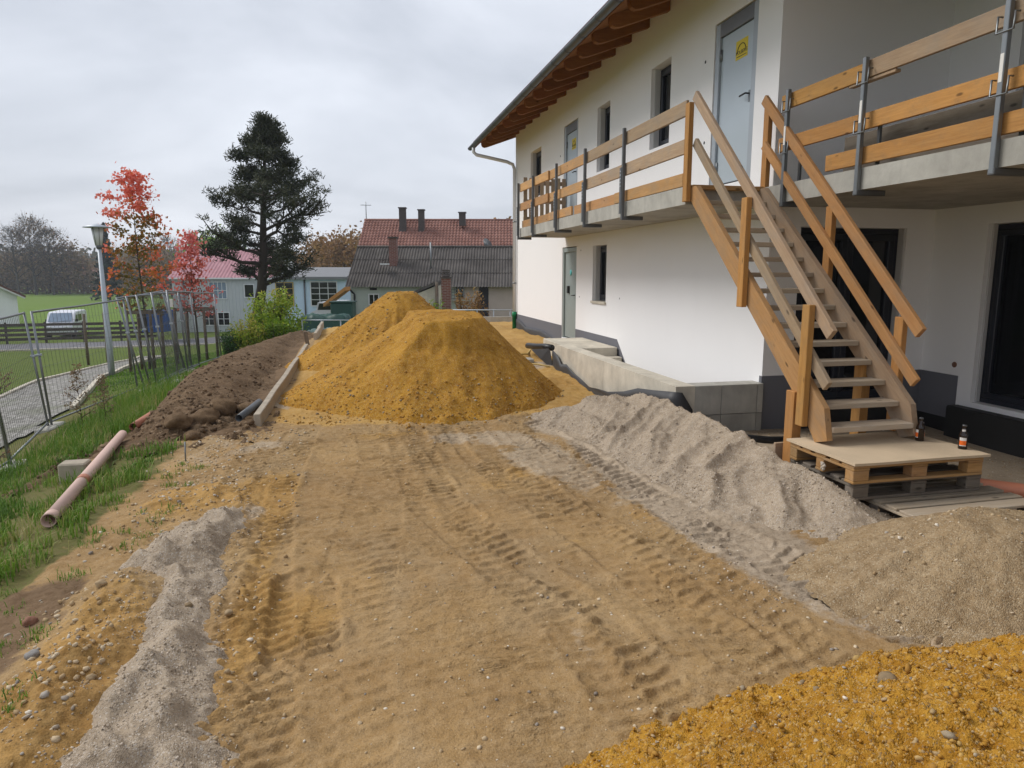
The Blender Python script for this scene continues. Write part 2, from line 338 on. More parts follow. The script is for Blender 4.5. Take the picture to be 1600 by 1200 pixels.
def concrete(name,c=(.36,.345,.30),stain=.35):
    m,nt,P=nmat(name); v=coords(nt); a=noi(nt,v,2.2,7,.62,.3); b=noi(nt,v,45,4,.7)
    s=noi(nt,nd(nt,'ShaderNodeMapping',{'Vector':v,'Scale':(6,6,.6)}).outputs[0],1.4,5,.6)
    vo=nd(nt,'ShaderNodeTexVoronoi',{'Vector':v,'Scale':34.}).outputs['Distance']
    col=mix(nt,ramp(nt,a,[(.32,GREY(0)),(.7,GREY(1))]),scale3(c,.72),scale3(c,1.15))
    col=mix(nt,math_(nt,'MULTIPLY',ramp(nt,s,[(.5,GREY(0)),(.75,GREY(1))]),stain),col,scale3(c,.6))
    pit=ramp(nt,vo,[(.0,GREY(1)),(.12,GREY(0))]); col=mix(nt,math_(nt,'MULTIPLY',pit,.35),col,scale3(c,.45))
    setp(nt,P,Base_Color=col,Roughness=.88,Specular_IOR_Level=.2,Normal=bump(nt,math_(nt,'ADD',b,math_(nt,'MULTIPLY',vo,.4)),.35,.004)); return m
M['concrete']=concrete('raw_concrete',(.42,.405,.36),.4)
M['concrete_warm']=concrete('dusty_concrete',(.58,.53,.435),.3)
M['concrete_kerb']=concrete('kerb_concrete',(.40,.345,.27),.4)
M['galv']=plain('galvanised_steel',(.23,.245,.255),.42,.14,.75,40,.1)
M['galvdark']=plain('dull_steel',(.14,.145,.15),.5,.2,.6,60,.15)
M['galvlight']=plain('pale_galvanised_steel',(.40,.44,.48),.5,.1,.35,30,.08)
M['doorpanel']=plain('zinc_door_sheet',(.47,.535,.58),.42,.07,.25,10,.05)
M['doorgreen']=plain('grey_green_door_sheet',(.30,.345,.335),.5,.1,.2,12,.06)
M['doorframe']=plain('dark_door_gap',(.025,.022,.03),.7,.1)
M['anthracite']=plain('anthracite_frame',(.014,.017,.026),.35,.15,0,30,.05,.5)
M['black']=plain('black_plastic',(.012,.012,.013),.45,.2,0,40,.2,.4)
M['membrane']=plain('black_membrane',(.05,.05,.052),.55,.35,0,30,.6,.4)
M['bitumen']=plain('bitumen_coating',(.018,.018,.018),.6,.4,0,30,.8,.4)
M['gutter']=plain('zinc_gutter',(.115,.125,.135),.42,.15,.6,30,.1)
M['downpipe']=plain('pale_downpipe',(.62,.64,.65),.5,.08,0,30,.05)
M['white']=plain('white_paint',(.75,.76,.77),.5,.06)
M['shutter']=plain('shutter_rail',(.55,.545,.54),.5,.06)
M['terracotta']=plain('dusty_orange_pipe',(.58,.40,.335),.6,.22,0,12,.3,.3)
M['terracotta2']=plain('orange_pipe',(.44,.17,.10),.5,.18,0,12,.2,.35)
M['greypipe']=plain('grey_pipe',(.085,.092,.10),.45,.15)
M['greenpipe']=plain('green_pipe',(.0,.22,.085),.4,.08)
M['yellowstick']=plain('yellow_sticker',(.72,.55,.02),.5,.04)
M['ink']=plain('black_ink',(.03,.027,.02),.6,.05)
M['turq']=plain('turquoise_sticker',(.08,.50,.50),.5,.05)
M['paper']=plain('white_label',(.72,.70,.66),.6,.05)
M['orangelabel']=plain('orange_label',(.85,.15,.01),.5,.04)
M['rope']=plain('dirty_rope',(.42,.36,.29),.9,.2,0,60,.5)
M['conduit']=plain('yellow_conduit',(.50,.36,.12),.6,.15)
M['rubble']=plain('brick_rubble',(.16,.085,.055),.9,.45,0,30,.8,.2)
M['stone']=plain('field_stone',(.33,.24,.14),.85,.3,0,14,.4,.2,rand=.25)
M['stonegrey']=plain('grey_stone',(.27,.255,.24),.8,.25,0,14,.4,.2,rand=.2)
M['stonered']=plain('reddish_stone',(.24,.12,.08),.85,.2,0,14,.4,.2)
M['clod']=sandlike('soil_clod',(.10,.062,.034),(.185,.118,.065),(.25,.17,.10),3.,None,.9,1.)
def glassmat(name,c,rough=.06):
    m,nt,P=nmat(name); v=coords(nt); setp(nt,P,Base_Color=mix(nt,noi(nt,v,3,3),scale3(c,.7),scale3(c,1.2)),Roughness=rough,Specular_IOR_Level=.55); return m
M['glass']=glassmat('window_glass',(.010,.011,.013))
M['glassblue']=glassmat('blue_window_glass',(.20,.26,.34),.1)
M['bottle']=glassmat('brown_bottle_glass',(.016,.007,.003),.08)
def brickmat(name,c1,c2,mortar,bw=.25,bh=.077):
    m,nt,P=nmat(name); v=coords(nt)
    s=nd(nt,'ShaderNodeSeparateXYZ',{0:v}); uv=nd(nt,'ShaderNodeCombineXYZ',{0:math_(nt,'ADD',s.outputs[0],s.outputs[1]),1:s.outputs[2]}).outputs[0]
    b=nd(nt,'ShaderNodeTexBrick',{'Vector':uv,'Color1':c1,'Color2':c2,'Mortar':mortar,'Scale':1.,'Mortar Size':.012,'Brick Width':bw,'Row Height':bh})
    setp(nt,P,Base_Color=b.outputs['Color'],Roughness=.9,Normal=bump(nt,b.outputs['Fac'],-.5,.01)); return m
M['redbrick']=brickmat('red_brick',(.20,.055,.04),(.15,.04,.032),(.26,.22,.19))
M['darkbrick']=brickmat('sooty_brick',(.07,.05,.045),(.045,.035,.033),(.10,.09,.085))
def roofmat(name,c1,c2,lich,sc=9):
    m,nt,P=nmat(name); v=coords(nt); a=noi(nt,v,.9,6,.65,.3); b=noi(nt,v,sc,5,.7); s=noi(nt,nd(nt,'ShaderNodeMapping',{'Vector':v,'Scale':(6,.7,.7)}).outputs[0],1,4)
    col=mix(nt,ramp(nt,a,[(.35,GREY(0)),(.65,GREY(1))]),c1,c2); col=mix(nt,ramp(nt,b,[(.62,GREY(0)),(.72,GREY(.6))]),col,lich); col=mix(nt,math_(nt,'MULTIPLY',s,.4),col,scale3(c1,.5))
    setp(nt,P,Base_Color=col,Roughness=.9,Specular_IOR_Level=.2,Normal=bump(nt,b,.3,.02)); return m
M['eternit']=roofmat('corrugated_cement_roof',(.075,.067,.061),(.135,.122,.112),(.27,.255,.23))
M['redtile']=roofmat('red_roof_tiles',(.24,.115,.09),(.335,.175,.14),(.42,.28,.235),5)
M['pinkroof']=roofmat('pink_metal_roof',(.42,.22,.245),(.50,.28,.305),(.54,.34,.35),4)
M['greyclad']=plain('grey_metal_cladding',(.50,.525,.54),.55,.08,.1,12,.05)
M['bluewall']=plain('pale_blue_render',(.52,.66,.80),.85,.06)
M['palewall']=plain('pale_green_render',(.47,.52,.47),.9,.14,0,14,.2)
M['pinkwall']=plain('pale_pink_render',(.52,.43,.39),.9,.16,0,14,.2)
M['greyroof']=plain('grey_flat_roof',(.20,.205,.215),.8,.15)
M['brownroof']=plain('brown_roof',(.12,.055,.045),.8,.2)
M['tarp']=plain('green_tarpaulin',(.022,.075,.06),.5,.35,0,6,.5)
M['tarplight']=plain('faded_tarpaulin',(.10,.155,.145),.55,.3,0,6,.6)
M['bluebox']=plain('blue_container_paint',(.012,.09,.32),.5,.12)
M['darkbox']=plain('dark_container_side',(.05,.045,.045),.6,.2)
M['vanwhite']=plain('van_paint',(.68,.69,.74),.28,.04,0,10,.02,.5)
M['tyre']=plain('tyre_rubber',(.02,.02,.02),.8,.2)
M['asphalt']=plain('road_asphalt',(.15,.148,.158),.9,.15,0,30,.4,.2)
def pathmat():
    m,nt,P=nmat('gravel_path'); v=coords(nt)
    vo=nd(nt,'ShaderNodeTexVoronoi',{'Vector':v,'Scale':11.}); a=noi(nt,v,1.2,5,.6); c=nd(nt,'ShaderNodeSeparateColor',{0:vo.outputs['Color']})
    col=mix(nt,c.outputs[0],(.19,.18,.165),(.36,.345,.32)); col=mix(nt,ramp(nt,a,[(.5,GREY(0)),(.68,GREY(.5))]),col,(.10,.12,.04))
    col=mix(nt,ramp(nt,vo.outputs['Distance'],[(.35,GREY(0)),(.7,GREY(.7))]),col,(.09,.085,.07))
    setp(nt,P,Base_Color=col,Roughness=.95,Normal=bump(nt,vo.outputs['Distance'],-.6,.03)); return m
M['path']=pathmat()
def leafmat(name,stops,rough=.6,trans=.25):
    """colour by per-leaf attribute 'tint'"""
    m,nt,P=nmat(name); t=nd(nt,'ShaderNodeAttribute',attribute_name='tint').outputs['Fac']; col=ramp(nt,t,stops)
    setp(nt,P,Base_Color=col,Roughness=rough,Specular_IOR_Level=.25)
    tr=nd(nt,'ShaderNodeBsdfTranslucent',{'Color':col}); mx=nd(nt,'ShaderNodeMixShader',{0:trans,1:P.outputs[0],2:tr.outputs[0]})
    nt.links.new(mx.outputs[0],nt.nodes['Material Output'].inputs[0]); return m
M['grassblade']=leafmat('grass_blades',[(0,(.06,.13,.012)),(.4,(.12,.24,.025)),(.7,(.21,.29,.05)),(.88,(.32,.30,.10)),(1,(.42,.34,.17))],.6,.3)
M['pine']=leafmat('pine_needles',[(0,(.014,.021,.011)),(.5,(.030,.040,.018)),(.8,(.06,.062,.028)),(1,(.11,.085,.04))],.6,.1)
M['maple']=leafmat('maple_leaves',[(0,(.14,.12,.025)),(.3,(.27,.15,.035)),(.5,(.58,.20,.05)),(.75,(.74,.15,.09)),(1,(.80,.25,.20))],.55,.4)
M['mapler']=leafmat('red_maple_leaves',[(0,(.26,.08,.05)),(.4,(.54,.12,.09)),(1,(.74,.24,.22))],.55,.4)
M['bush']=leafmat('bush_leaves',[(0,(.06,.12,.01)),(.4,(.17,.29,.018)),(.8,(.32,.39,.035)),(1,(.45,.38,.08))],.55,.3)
M['conifer']=leafmat('dark_conifer',[(0,(.008,.018,.010)),(1,(.025,.045,.022))],.6,.1)
M['thuja']=leafmat('green_conifer',[(0,(.02,.06,.012)),(1,(.06,.14,.03))],.6,.15)
M['autumn']=leafmat('autumn_leaves',[(0,(.13,.105,.07)),(.5,(.24,.175,.105)),(.85,(.30,.19,.11)),(1,(.33,.16,.12))],.7,.2)
M['copper']=leafmat('copper_leaves',[(0,(.14,.085,.035)),(.6,(.29,.155,.06)),(1,(.37,.24,.08))],.7,.2)
M['farwood']=leafmat('far_wood',[(0,(.09,.10,.085)),(.5,(.14,.14,.10)),(.8,(.20,.16,.11)),(1,(.19,.21,.10))],.8,.1)
M['bark']=plain('dark_bark',(.052,.042,.034),.95,.35,0,10,.8,.1)
M['barkgrey']=plain('grey_bark',(.075,.068,.058),.95,.3,0,10,.6,.1)
M['twig']=plain('brown_twig',(.075,.05,.035),.95,.3)
M['lampglass']=plain('lamp_glass',(.60,.62,.62),.3,.05,0,10,.02,.5)
# ---------------------------------------------------------------- ground with wheel tracks
TRACKS=[([(-.62,8.4),(-.74,6),(-.62,4.4),(-.5,3),(-.42,1.6)],.42,.10,.028,1),([(-.33,4.2),(-.30,3.4)],.40,.085,.042,2),
([(.22,8.5),(.28,7),(.1,5.3),(-.1,3.5),(-.15,1.8)],.5,.12,.017,3),([(.6,8.6),(.6,7.2),(.62,5.5),(.98,4.1),(1.18,3.4),(1.3,1.8)],.48,.11,.026,4),
([(1.25,8.6),(1.3,7),(1.5,5.5),(1.75,4.3),(1.9,3),(1.95,1.8)],.5,.12,.022,5),([(2.1,8.5),(2.25,6.9),(2.36,5.6),(2.58,4.4),(2.78,3.6),(2.95,2.4)],.46,.115,.036,6),
([(1.9,8.4),(1.9,6.5),(2.0,5),(2.15,4),(2.25,2.6)],.34,.12,.018,7),([(-.9,8.6),(-1.05,7.2),(-.95,6.0)],.4,.10,.026,8),([(.95,8.7),(.95,7.4),(1.0,6.4)],.5,.12,.028,9)]
def detail(X,Y):
    near=sst(-3.6,-2.6,X)*(1-sst(4.2,5.2,X))*(1-sst(8.6,9.6,Y))*sst(.5,1.2,Y)
    h=fbm(X*.8,Y*.8,3,3)*.018+fbm(X*5,Y*8,5,3)*.004+fbm(X*24,Y*24,8,2)*.003
    h+=.025*np.clip(fbm(X*2.5,Y*12,31,3)-.05,0,1)*sst(.35,.1,np.abs(fbm(X*.7,Y*.7,12,2)))
    for P,w,per,amp,sd in TRACKS:
        D,S,A=polydist(X,Y,P); u=D*S
        ins=1-sst(w*.45,w*.5,D); berm=np.exp(-((D-w*.53)/.045)**2)
        u2=u+.03*fbm(X*3,Y*3,sd+40,2)
        ph=A/per+.55*np.abs(u2)/w*2+.22*fbm(X*2.0,Y*2.0,sd+20,3)+.12*fbm(X*11,Y*11,sd+21,2)+np.where(u2>0,.5,0)
        sw=ph%1; lug=np.where(sw<.82,(sw/.82)**2.6,(1-sw)/.18)
        er=sst(-.30,.12,fbm(X*1.6,Y*.9,sd+60,3)+.05)
        h+=ins*(-.45*amp+1.0*amp*lug*er*(.85+.35*fbm(X*7,Y*7,sd,2)))+berm*amp*.8*np.clip(fbm(X*3,Y*3,sd+9,4)+.15,0,1)
    ph=Y/.085+1.6*fbm(X*.9,Y*.9,131,3)+.5*X; sw=1-ph%1; lug=np.where(sw<.84,(sw/.84)**3,(1-sw)/.16)
    h+=.007*lug*sst(.02,.4,fbm(X*1.3,Y*1.1,132,4))*sst(-.1,.3,fbm(X*6,Y*3,133,2)+.15)
    h+=.006*np.clip(fbm(X*14,Y*18,134,3)-.1,0,1)
    D,S,A=polydist(X,Y,[(.5,7.7),(.65,4.95),(1.02,3.93),(1.19,3.4),(1.24,2.4)])
    h+=.022*np.exp(-(D/.06)**2)*(.5+.8*np.clip(fbm(X*3,Y*3,71,3)+.3,0,1))
    # loose bank on the left edge of the site
    D,S,A=polydist(X,Y,[(-.62,1.8),(-.62,3.2),(-.72,4.6),(-.95,6.0)])
    h+=.05*np.exp(-(D/.12)**2)*(.6+.5*fbm(X*6,Y*6,44,3))+.02*np.exp(-(D/.2)**2)*np.clip(1-2.2*cells(X*14,Y*14,5),0,1)
    D,S,A=polydist(X,Y,[(-1.75,1.6),(-1.35,2.9),(-1.3,3.7),(-1.35,4.4)])
    h+=.13*np.exp(-(D/.24)**2)*(.8+.4*fbm(X*3,Y*3,45,3))+.018*np.exp(-(D/.3)**2)*np.clip(1-2.*cells(X*18,Y*18,6),0,1)
    D=np.hypot((X+1.35)/1.1,(Y-6.1)/.9); h+=.10*np.exp(-(D/.33)**2)*(1+.4*fbm(X*4,Y*4,46,3))
    h+=.02*fbm(X*3.2,Y*3.2,47,4)*sst(-.9,-1.3,X)
    return h*near
def height(X,Y): return hb(X,Y)+detail(X,Y)
def axis_pts(a,b,step,lo,hi,g):
    p=list(np.arange(a,b+1e-6,step)); s=step; x=b
    while x<hi: s*=g; x+=s; p.append(x)
    s=step; x=a; q=[]
    while x>lo: s*=g; x-=s; q.append(x)
    return np.array(q[::-1]+p)
gx=axis_pts(-1.6,3.3,.0125,-900,900,1.038); gy=axis_pts(2.0,8.5,.0125,-300,1500,1.032)
GX,GY=np.meshgrid(gx,gy); GZ=hb(GX,GY)
sl=(gx>-4)&(gx<5.5); sr=(gy>.3)&(gy<10); ii=np.ix_(sr,sl); GZ[ii]+=detail(GX[ii],GY[ii])
far=np.hypot(GX,GY); GZ+=np.where(far>11,.03*fbm(GX*.5,GY*.5,77,3),0)
GZ+=sst(8.6,10,GY)*(1-sst(24,26,GY))*sst(-1.1,-.6,GX)*(.05*fbm(GX*1.2,GY*1.2,95,4)+.02*fbm(GX*5,GY*5,96,3))
GZ=np.where((GX>4.95)&(GX<14)&(GY>7.7)&(GY<20.6),-1.2,GZ)   # cellar void under the house
GZ=np.where((GX>3.9)&(GX<5)&(GY>7.7)&(GY<12.1),-1.6,GZ)      # open stairwell
def blob(x,y,rx,ry,k=1.): return k*np.exp(-(((GX-x)/rx)**2+((GY-y)/ry)**2))
nz=fbm(GX*1.3,GY*1.3,90,4)
yel=np.clip(sst(8.5,9.3,GY+.25*nz+.35*np.clip(GX-2,0,2))*sst(-1.2,-.8,GX)*(1-sst(25.5,26.5,GY)),0,1)
och=np.clip(blob(-.62,4,.16,2.2,.55)+blob(-.75,6.2,.35,.9,.6)+blob(-1.32,3.2,.32,1.1,1.15)+blob(-1.4,6.1,.45,.5,.85)+blob(1.55,6.3,.22,.3,.6)+blob(1.2,5.9,.25,.35,.5)+blob(-.32,3.8,.28,.45,.75)+blob(.4,8.1,.9,.35,.55)+blob(2.9,8.9,.6,.5,.6)+blob(2.2,4.9,.3,.25,.5)+blob(1.5,4.5,.25,.2,.45),0,1)
pale=np.clip(blob(1.85,6.9,.42,1.1,.95)+blob(1.2,7.8,.5,.35,.8)+blob(2.15,5.6,.25,.6,.7)+blob(-1.05,10.2,.2,.8,.9)+blob(-.9,7.9,.4,.3,.5)+blob(-1.5,7.6,.6,.8,.5)+blob(1.1,3.2,.1,.5,.45),0,1)*sst(-.5,.1,nz+.25)
gry=np.clip(blob(2.8,4.7,.42,1.1,.9)+blob(2.6,6.6,.35,1.2,.8)+sst(3.7,4.3,GX)*(1-sst(7.6,7.9,GY))+blob(2.55,5.2,.28,2.2,.75)+blob(3.5,12.8,.5,.5,.9)+blob(2.3,8.2,.3,.5,.7)+blob(2.9,3.2,.25,.7,.6)+blob(-.8,5.6,.15,.3,.6),0,1)
gb=-2.02+.35*sst(5.2,4.2,GY)*-1+.18*fbm(GX*1.5,GY*1.5,33,3)
brn=np.clip(sst(-1.2,-1.35,GX)*sst(8.3,8.8,GY)+.75*sst(-1.5,-1.8,GX+.12*fbm(GX*3,GY*3,34,3))*(1-sst(4.5,5.1,GY)),0,1)
grs=np.clip(sst(gb+.25,gb-.15,GX)*(1-sst(8.2,8.8,GY))+sst(-3.0,-3.3,GX)*sst(8.2,8.8,GY)+sst(26,27,GY),0,1)*np.where((GX>3)&(GY<26.2),0,1)
grs=np.where(GX<-2.9,np.maximum(grs,sst(-2.95,-3.3,GX)),grs)
fld=sst(62,75,GY)
V=np.stack([GX,GY,GZ],-1).reshape(-1,3); ny,nx=GX.shape
idx=np.arange(nx*ny).reshape(ny,nx); FQ=np.stack([idx[:-1,:-1],idx[:-1,1:],idx[1:,1:],idx[1:,:-1]],-1).reshape(-1,4)
gme=npmesh('ground',V,FQ,dict(yrd=sst(-1.1,-.5,GX)*(1-sst(2.6,3.2,GX))*(1-sst(8.4,9,GY))*sst(1,1.5,GY),wld=sst(-6,-5.2,GX)*(1-sst(15,18,GY)),yel=yel,och=och,pale=pale,gry=gry,brn=brn,grs=grs,fld=fld),True)
tag(mobj('ground',gme,M['ground']),'compacted tan sand yard with wheel tracks, running out to green fields','ground',kind='structure')
# ---------------------------------------------------------------- heaps (each a heightfield standing on the ground)
def lumps(X,Y,f,s,a): return a*np.clip(1-2.1*cells(X*f,Y*f,s),0,1)
def dome(X,Y,cx,cy,a,b,z0,H,r0,sd,pw=1.1,rough=.03,a2=None,r0l=None,gk=.6):
    dx=X-cx;dx=np.where(dx<0,dx/(a2 or a),dx/a);dy=(Y-cy)/b;r=np.hypot(dx,dy);an=np.arctan2(dy,dx)
    r=r*(1+.05*fbm(np.cos(an)*2.2+sd,np.sin(an)*2.2,sd,3))
    if r0l is not None: r0=r0+(r0l-r0)*sst(-.1,-.8,np.cos(an))
    t=np.clip((1-r)/(1-r0),-.15,1.6); s=np.where(t<1,np.sign(t)*np.abs(t)**pw,1+.05*(t-1))
    gul=fbm(np.cos(an)*6,np.sin(an)*6+sd,sd+5,2)*.09*np.clip(1-np.abs(t-.45)/.5,0,1)
    return z0+H*(s+gul*gk)+rough*fbm(X*1.6,Y*1.6,sd+1,3)
def h_p1(X,Y):
    h=dome(X,Y,1.2,11.1,2.08,2.75,-.36,1.20,.40,11,1.0,.02,2.3,.11,.35)
    h+=.05*sst(10.2,11.6,Y)*sst(.4,.8,h)
    # front face cut by the loader bucket: steep under a sharp rim, then a talus slope
    yr=10.02+.22*((X-1.25)/.85)**2+.06*fbm(X*1.7,Y*.9,16,3)+.02*fbm(X*6,Y*5,17,2); d=yr-Y
    zr_=.88-.06*np.abs(X-1.2)**1.5
    face=zr_-np.where(d<.24,1.75*d,.42+.70*(d-.24))+.03*fbm(X*2.4,Y*2.,18,4)+.03*np.clip(fbm(X*1.6+.5*Y,Y*2.2,19,2),-.4,.5)
    h=np.where(d>0,np.minimum(h,face),h)
    h-=.05*np.exp(-((X-.25)/.18)**2-((Y-9.6)/.35)**2)
    return h+.012*fbm(X*5,Y*5,13,3)+lumps(X,Y,16,3,.012)*sst(.1,-.35,h+.3*fbm(X,Y,14,3))+.004*fbm(X*22,Y*22,15,2)
def h_p2(X,Y):
    h=dome(X,Y,1.0,15.2,2.15,2.4,-.3,1.40,.17,21,1.0,.03,2.2,.1,.4)
    h-=.25*np.exp(-((Y-14.1)/.3)**2-((X-1.45)/.4)**2)
    return h+.015*fbm(X*5,Y*5,22,3)+lumps(X,Y,12,4,.010)
def h_fg(X,Y):
    h=dome(X,Y,2.6,1.25,2.3,1.48,-.40,.84,.0,31,.80,.04,2.75)
    return h+.03*fbm(X*3.4,Y*3.4,32,4)+lumps(X,Y,15,36,.022)+lumps(X,Y,26,33,.018)+lumps(X,Y,48,34,.012)
CREST=[(2.25,8.95,-.36),(2.65,8.4,-.14),(3.0,8.15,.0),(3.4,7.85,.07),(3.54,7.4,.09),(3.52,6.55,.06),(3.6,5.97,.05),(3.52,5.3,.02),(3.58,4.9,-.05),(3.72,4.5,-.16),(4.05,4.32,-.33)]
def h_gr(X,Y):
    D,S,A=polydist(X,Y,[c[:2] for c in CREST]); L=np.concatenate([[0],np.cumsum([math.dist(CREST[i][:2],CREST[i+1][:2]) for i in range(len(CREST)-1)])])
    zc=np.interp(A,L,[c[2] for c in CREST]); hc=np.maximum(zc+.37,.02)
    front=S>=0 if True else S
    # polyline runs toward the camera: its right-hand side (S<0) is the yard side
    W=np.where(S<0,np.interp(A,L,[.2,.5,.75,1.1,1.15,1.0,1.05,.95,.85,.75,.3]),hc*.9+.05)
    A2=A+.10*fbm(X*1.5,Y*1.5,51,3)-D*.9
    tri=(1-np.abs(np.sin(np.pi*A2/.62)))*(.55+.8*np.clip(.5+fbm(A*.9,D*.2,54,2),0,1)); tri2=1-np.abs(np.sin(np.pi*(A2/.27+.3)))
    t=np.clip(D/np.maximum(W,.05),0,1.3)
    prof=1-t**.9
    h=-.37+hc*prof+np.where(S<0,(.115*tri+.03*tri2-.045)*np.sin(np.pi*np.clip(t,0,1))*np.clip(hc/.3,0,1),0)
    return h+(.05*fbm(A*2.2,D*.3,50,3))*np.exp(-(D/.25)**2)+.018*fbm(X*4,Y*4,52,4)+.006*fbm(X*16,Y*16,53,3)
def h_tan(X,Y):
    h=dome(X,Y,3.95,3.36,1.2,.95,-.39,.41,.25,61,.9,.02,1.42)
    return h+.015*fbm(X*5,Y*5,62,4)+lumps(X,Y,24,63,.008)+.012*np.clip(fbm(X*3,Y*3,64,2),0,1)*np.clip(1-2*cells(X*16,Y*16,65),0,1)
GL_OUT=[(-1.147, 2.531), (-1.19, 2.74), (-1.183, 2.93), (-1.202, 3.154), (-1.192, 3.462), (-1.183, 3.703), (-1.248, 4.129), (-1.443, 4.456), (-1.573, 4.579), (-1.476, 4.939), (-1.334, 5.439), (-1.1, 5.57), (-0.957, 5.642), (-0.943, 6.1), (-0.785, 5.313), (-0.865, 4.948), (-0.767, 4.301), (-0.834, 4.116), (-0.802, 3.75), (-0.642, 3.417), (-0.669, 3.164), (-0.609, 2.971), (-0.649, 2.824), (-0.559, 2.726), (-0.519, 2.386)]
def h_gl(X,Y):
    wx=X+.03*fbm(X*6,Y*6,70,3);wy=Y+.05*fbm(X*6,Y*6,71,3)
    e=edgedist(wx,wy,GL_OUT)
    rid=np.abs(((Y*1.0+X*1.6+.25*fbm(X*2,Y*2,72,2))/.42%1)-.5)*2
    k=np.clip(e,0,.3)/.3
    return -.365+.5*np.clip(e,-.1,.16)+k*(.075*rid**1.2+.09*(fbm(X*2.6,Y*2.0,73,4)+.2))+.008*fbm(X*14,Y*14,74,3)+.02
SOIL=[(-1.2,8.95),(-1.65,8.35),(-2.3,8.5),(-2.75,9.3),(-3.15,11),(-3.4,13.5),(-3.3,16),(-2.9,19),(-2.3,23),(-1.6,27),(-1.13,27),(-1.15,18)]
def h_soil(X,Y):
    e=edgedist(X+.08*fbm(X*2,Y*2,80,3),Y+.08*fbm(X*2,Y*2,81,3),SOIL); b=hb(X,Y)
    zt=-.26+.16*np.exp(-((X+2.35)/.5)**2-((Y-12.2)/1.6)**2)+.06*np.exp(-((X+2.4)/.5)**2-((Y-16)/3)**2)-.10*np.exp(-((X+1.45)/.3)**2)
    h=b-.03+(zt-b+.03)*sst(-.05,.75,e)
    cl=1-sst(9.6,11.5,Y)*.7
    tr=.03*np.sin((X*7+.5*Y+1.2*fbm(X,Y*.4,85,2)))*sst(12.5,14,Y)
    return h+tr*np.clip(e,0,.3)+cl*(.07*np.clip(fbm(X*4,Y*4,82,4),-.3,1)+lumps(X,Y,7,83,.07)*sst(-.2,.3,fbm(X*2,Y*2,86,2))+lumps(X,Y,17,84,.028))+.010*fbm(X*16,Y*16,87,3)
HEAPS=[]
def heap(name,x0,x1,y0,y1,res,fn,mat,label,cat,group=None):
    xs=np.arange(x0,x1+res/2,res);ys=np.arange(y0,y1+res/2,res);X,Y=np.meshgrid(xs,ys);Z=fn(X,Y);G=height(X,Y)
    keep=Z>G-.03;Zc=np.maximum(Z,G-.06)
    ny,nx=X.shape;idx=np.arange(nx*ny).reshape(ny,nx);Fq=np.stack([idx[:-1,:-1],idx[:-1,1:],idx[1:,1:],idx[1:,:-1]],-1).reshape(-1,4)
    kf=keep.ravel()[Fq].any(1);Fq=Fq[kf];used=np.unique(Fq);re=np.full(nx*ny,-1);re[used]=np.arange(len(used))
    V=np.stack([X,Y,Zc],-1).reshape(-1,3)[used]
    o=mobj(name,npmesh(name,V,re[Fq],None,True),mat); tag(o,label,cat,group); HEAPS.append((x0,x1,y0,y1,fn)); return o
heap('sand_heap',-1.5,3.7,8.3,13.8,.025,h_p1,M['yellow'],'large flat-topped heap of yellow gravelly sand in the middle of the yard','sand heap')
heap('sand_heap',-1.5,3.6,12.4,18,.04,h_p2,M['yellow'],'taller pointed yellow sand heap behind the flat-topped one','sand heap')
heap('sand_heap',-.2,4.9,-.3,2.9,.013,h_fg,M['yellow'],'low stony yellow sand heap across the wheel tracks from the stairs','sand heap')
heap('gravel_ridge',1.6,4.5,3.9,9.2,.016,h_gr,M['grey'],'long grey gravel ridge with scalloped flank in front of the timber stairs','gravel heap')
heap('gravel_heap',2.6,5.7,2.1,4.35,.016,h_tan,M['tan'],'tan gravel heap in front of the lowest pallet','gravel heap')
heap('gravel_ridge',-1.5,-.3,2.2,6.4,.013,h_gl,M['grey'],'low strip of pale grey gravel spilled along the yard edge','gravel heap')
heap('soil_bank',-3.9,-1.0,8.0,27.4,.03,h_soil,M['soil'],'long bank of dark brown soil beside the kerb','soil bank')
def surf(X,Y):
    X=np.asarray(X,float);Y=np.asarray(Y,float);z=height(X,Y)
    for x0,x1,y0,y1,fn in HEAPS:
        m=(X>x0)&(X<x1)&(Y>y0)&(Y<y1)
        if m.any():
            t=z[m] if z.ndim else z; z=z.copy(); z[m]=np.maximum(t,fn(X[m],Y[m]))
    return z
def zs(x,y): return float(surf(np.array([x]),np.array([y]))[0])
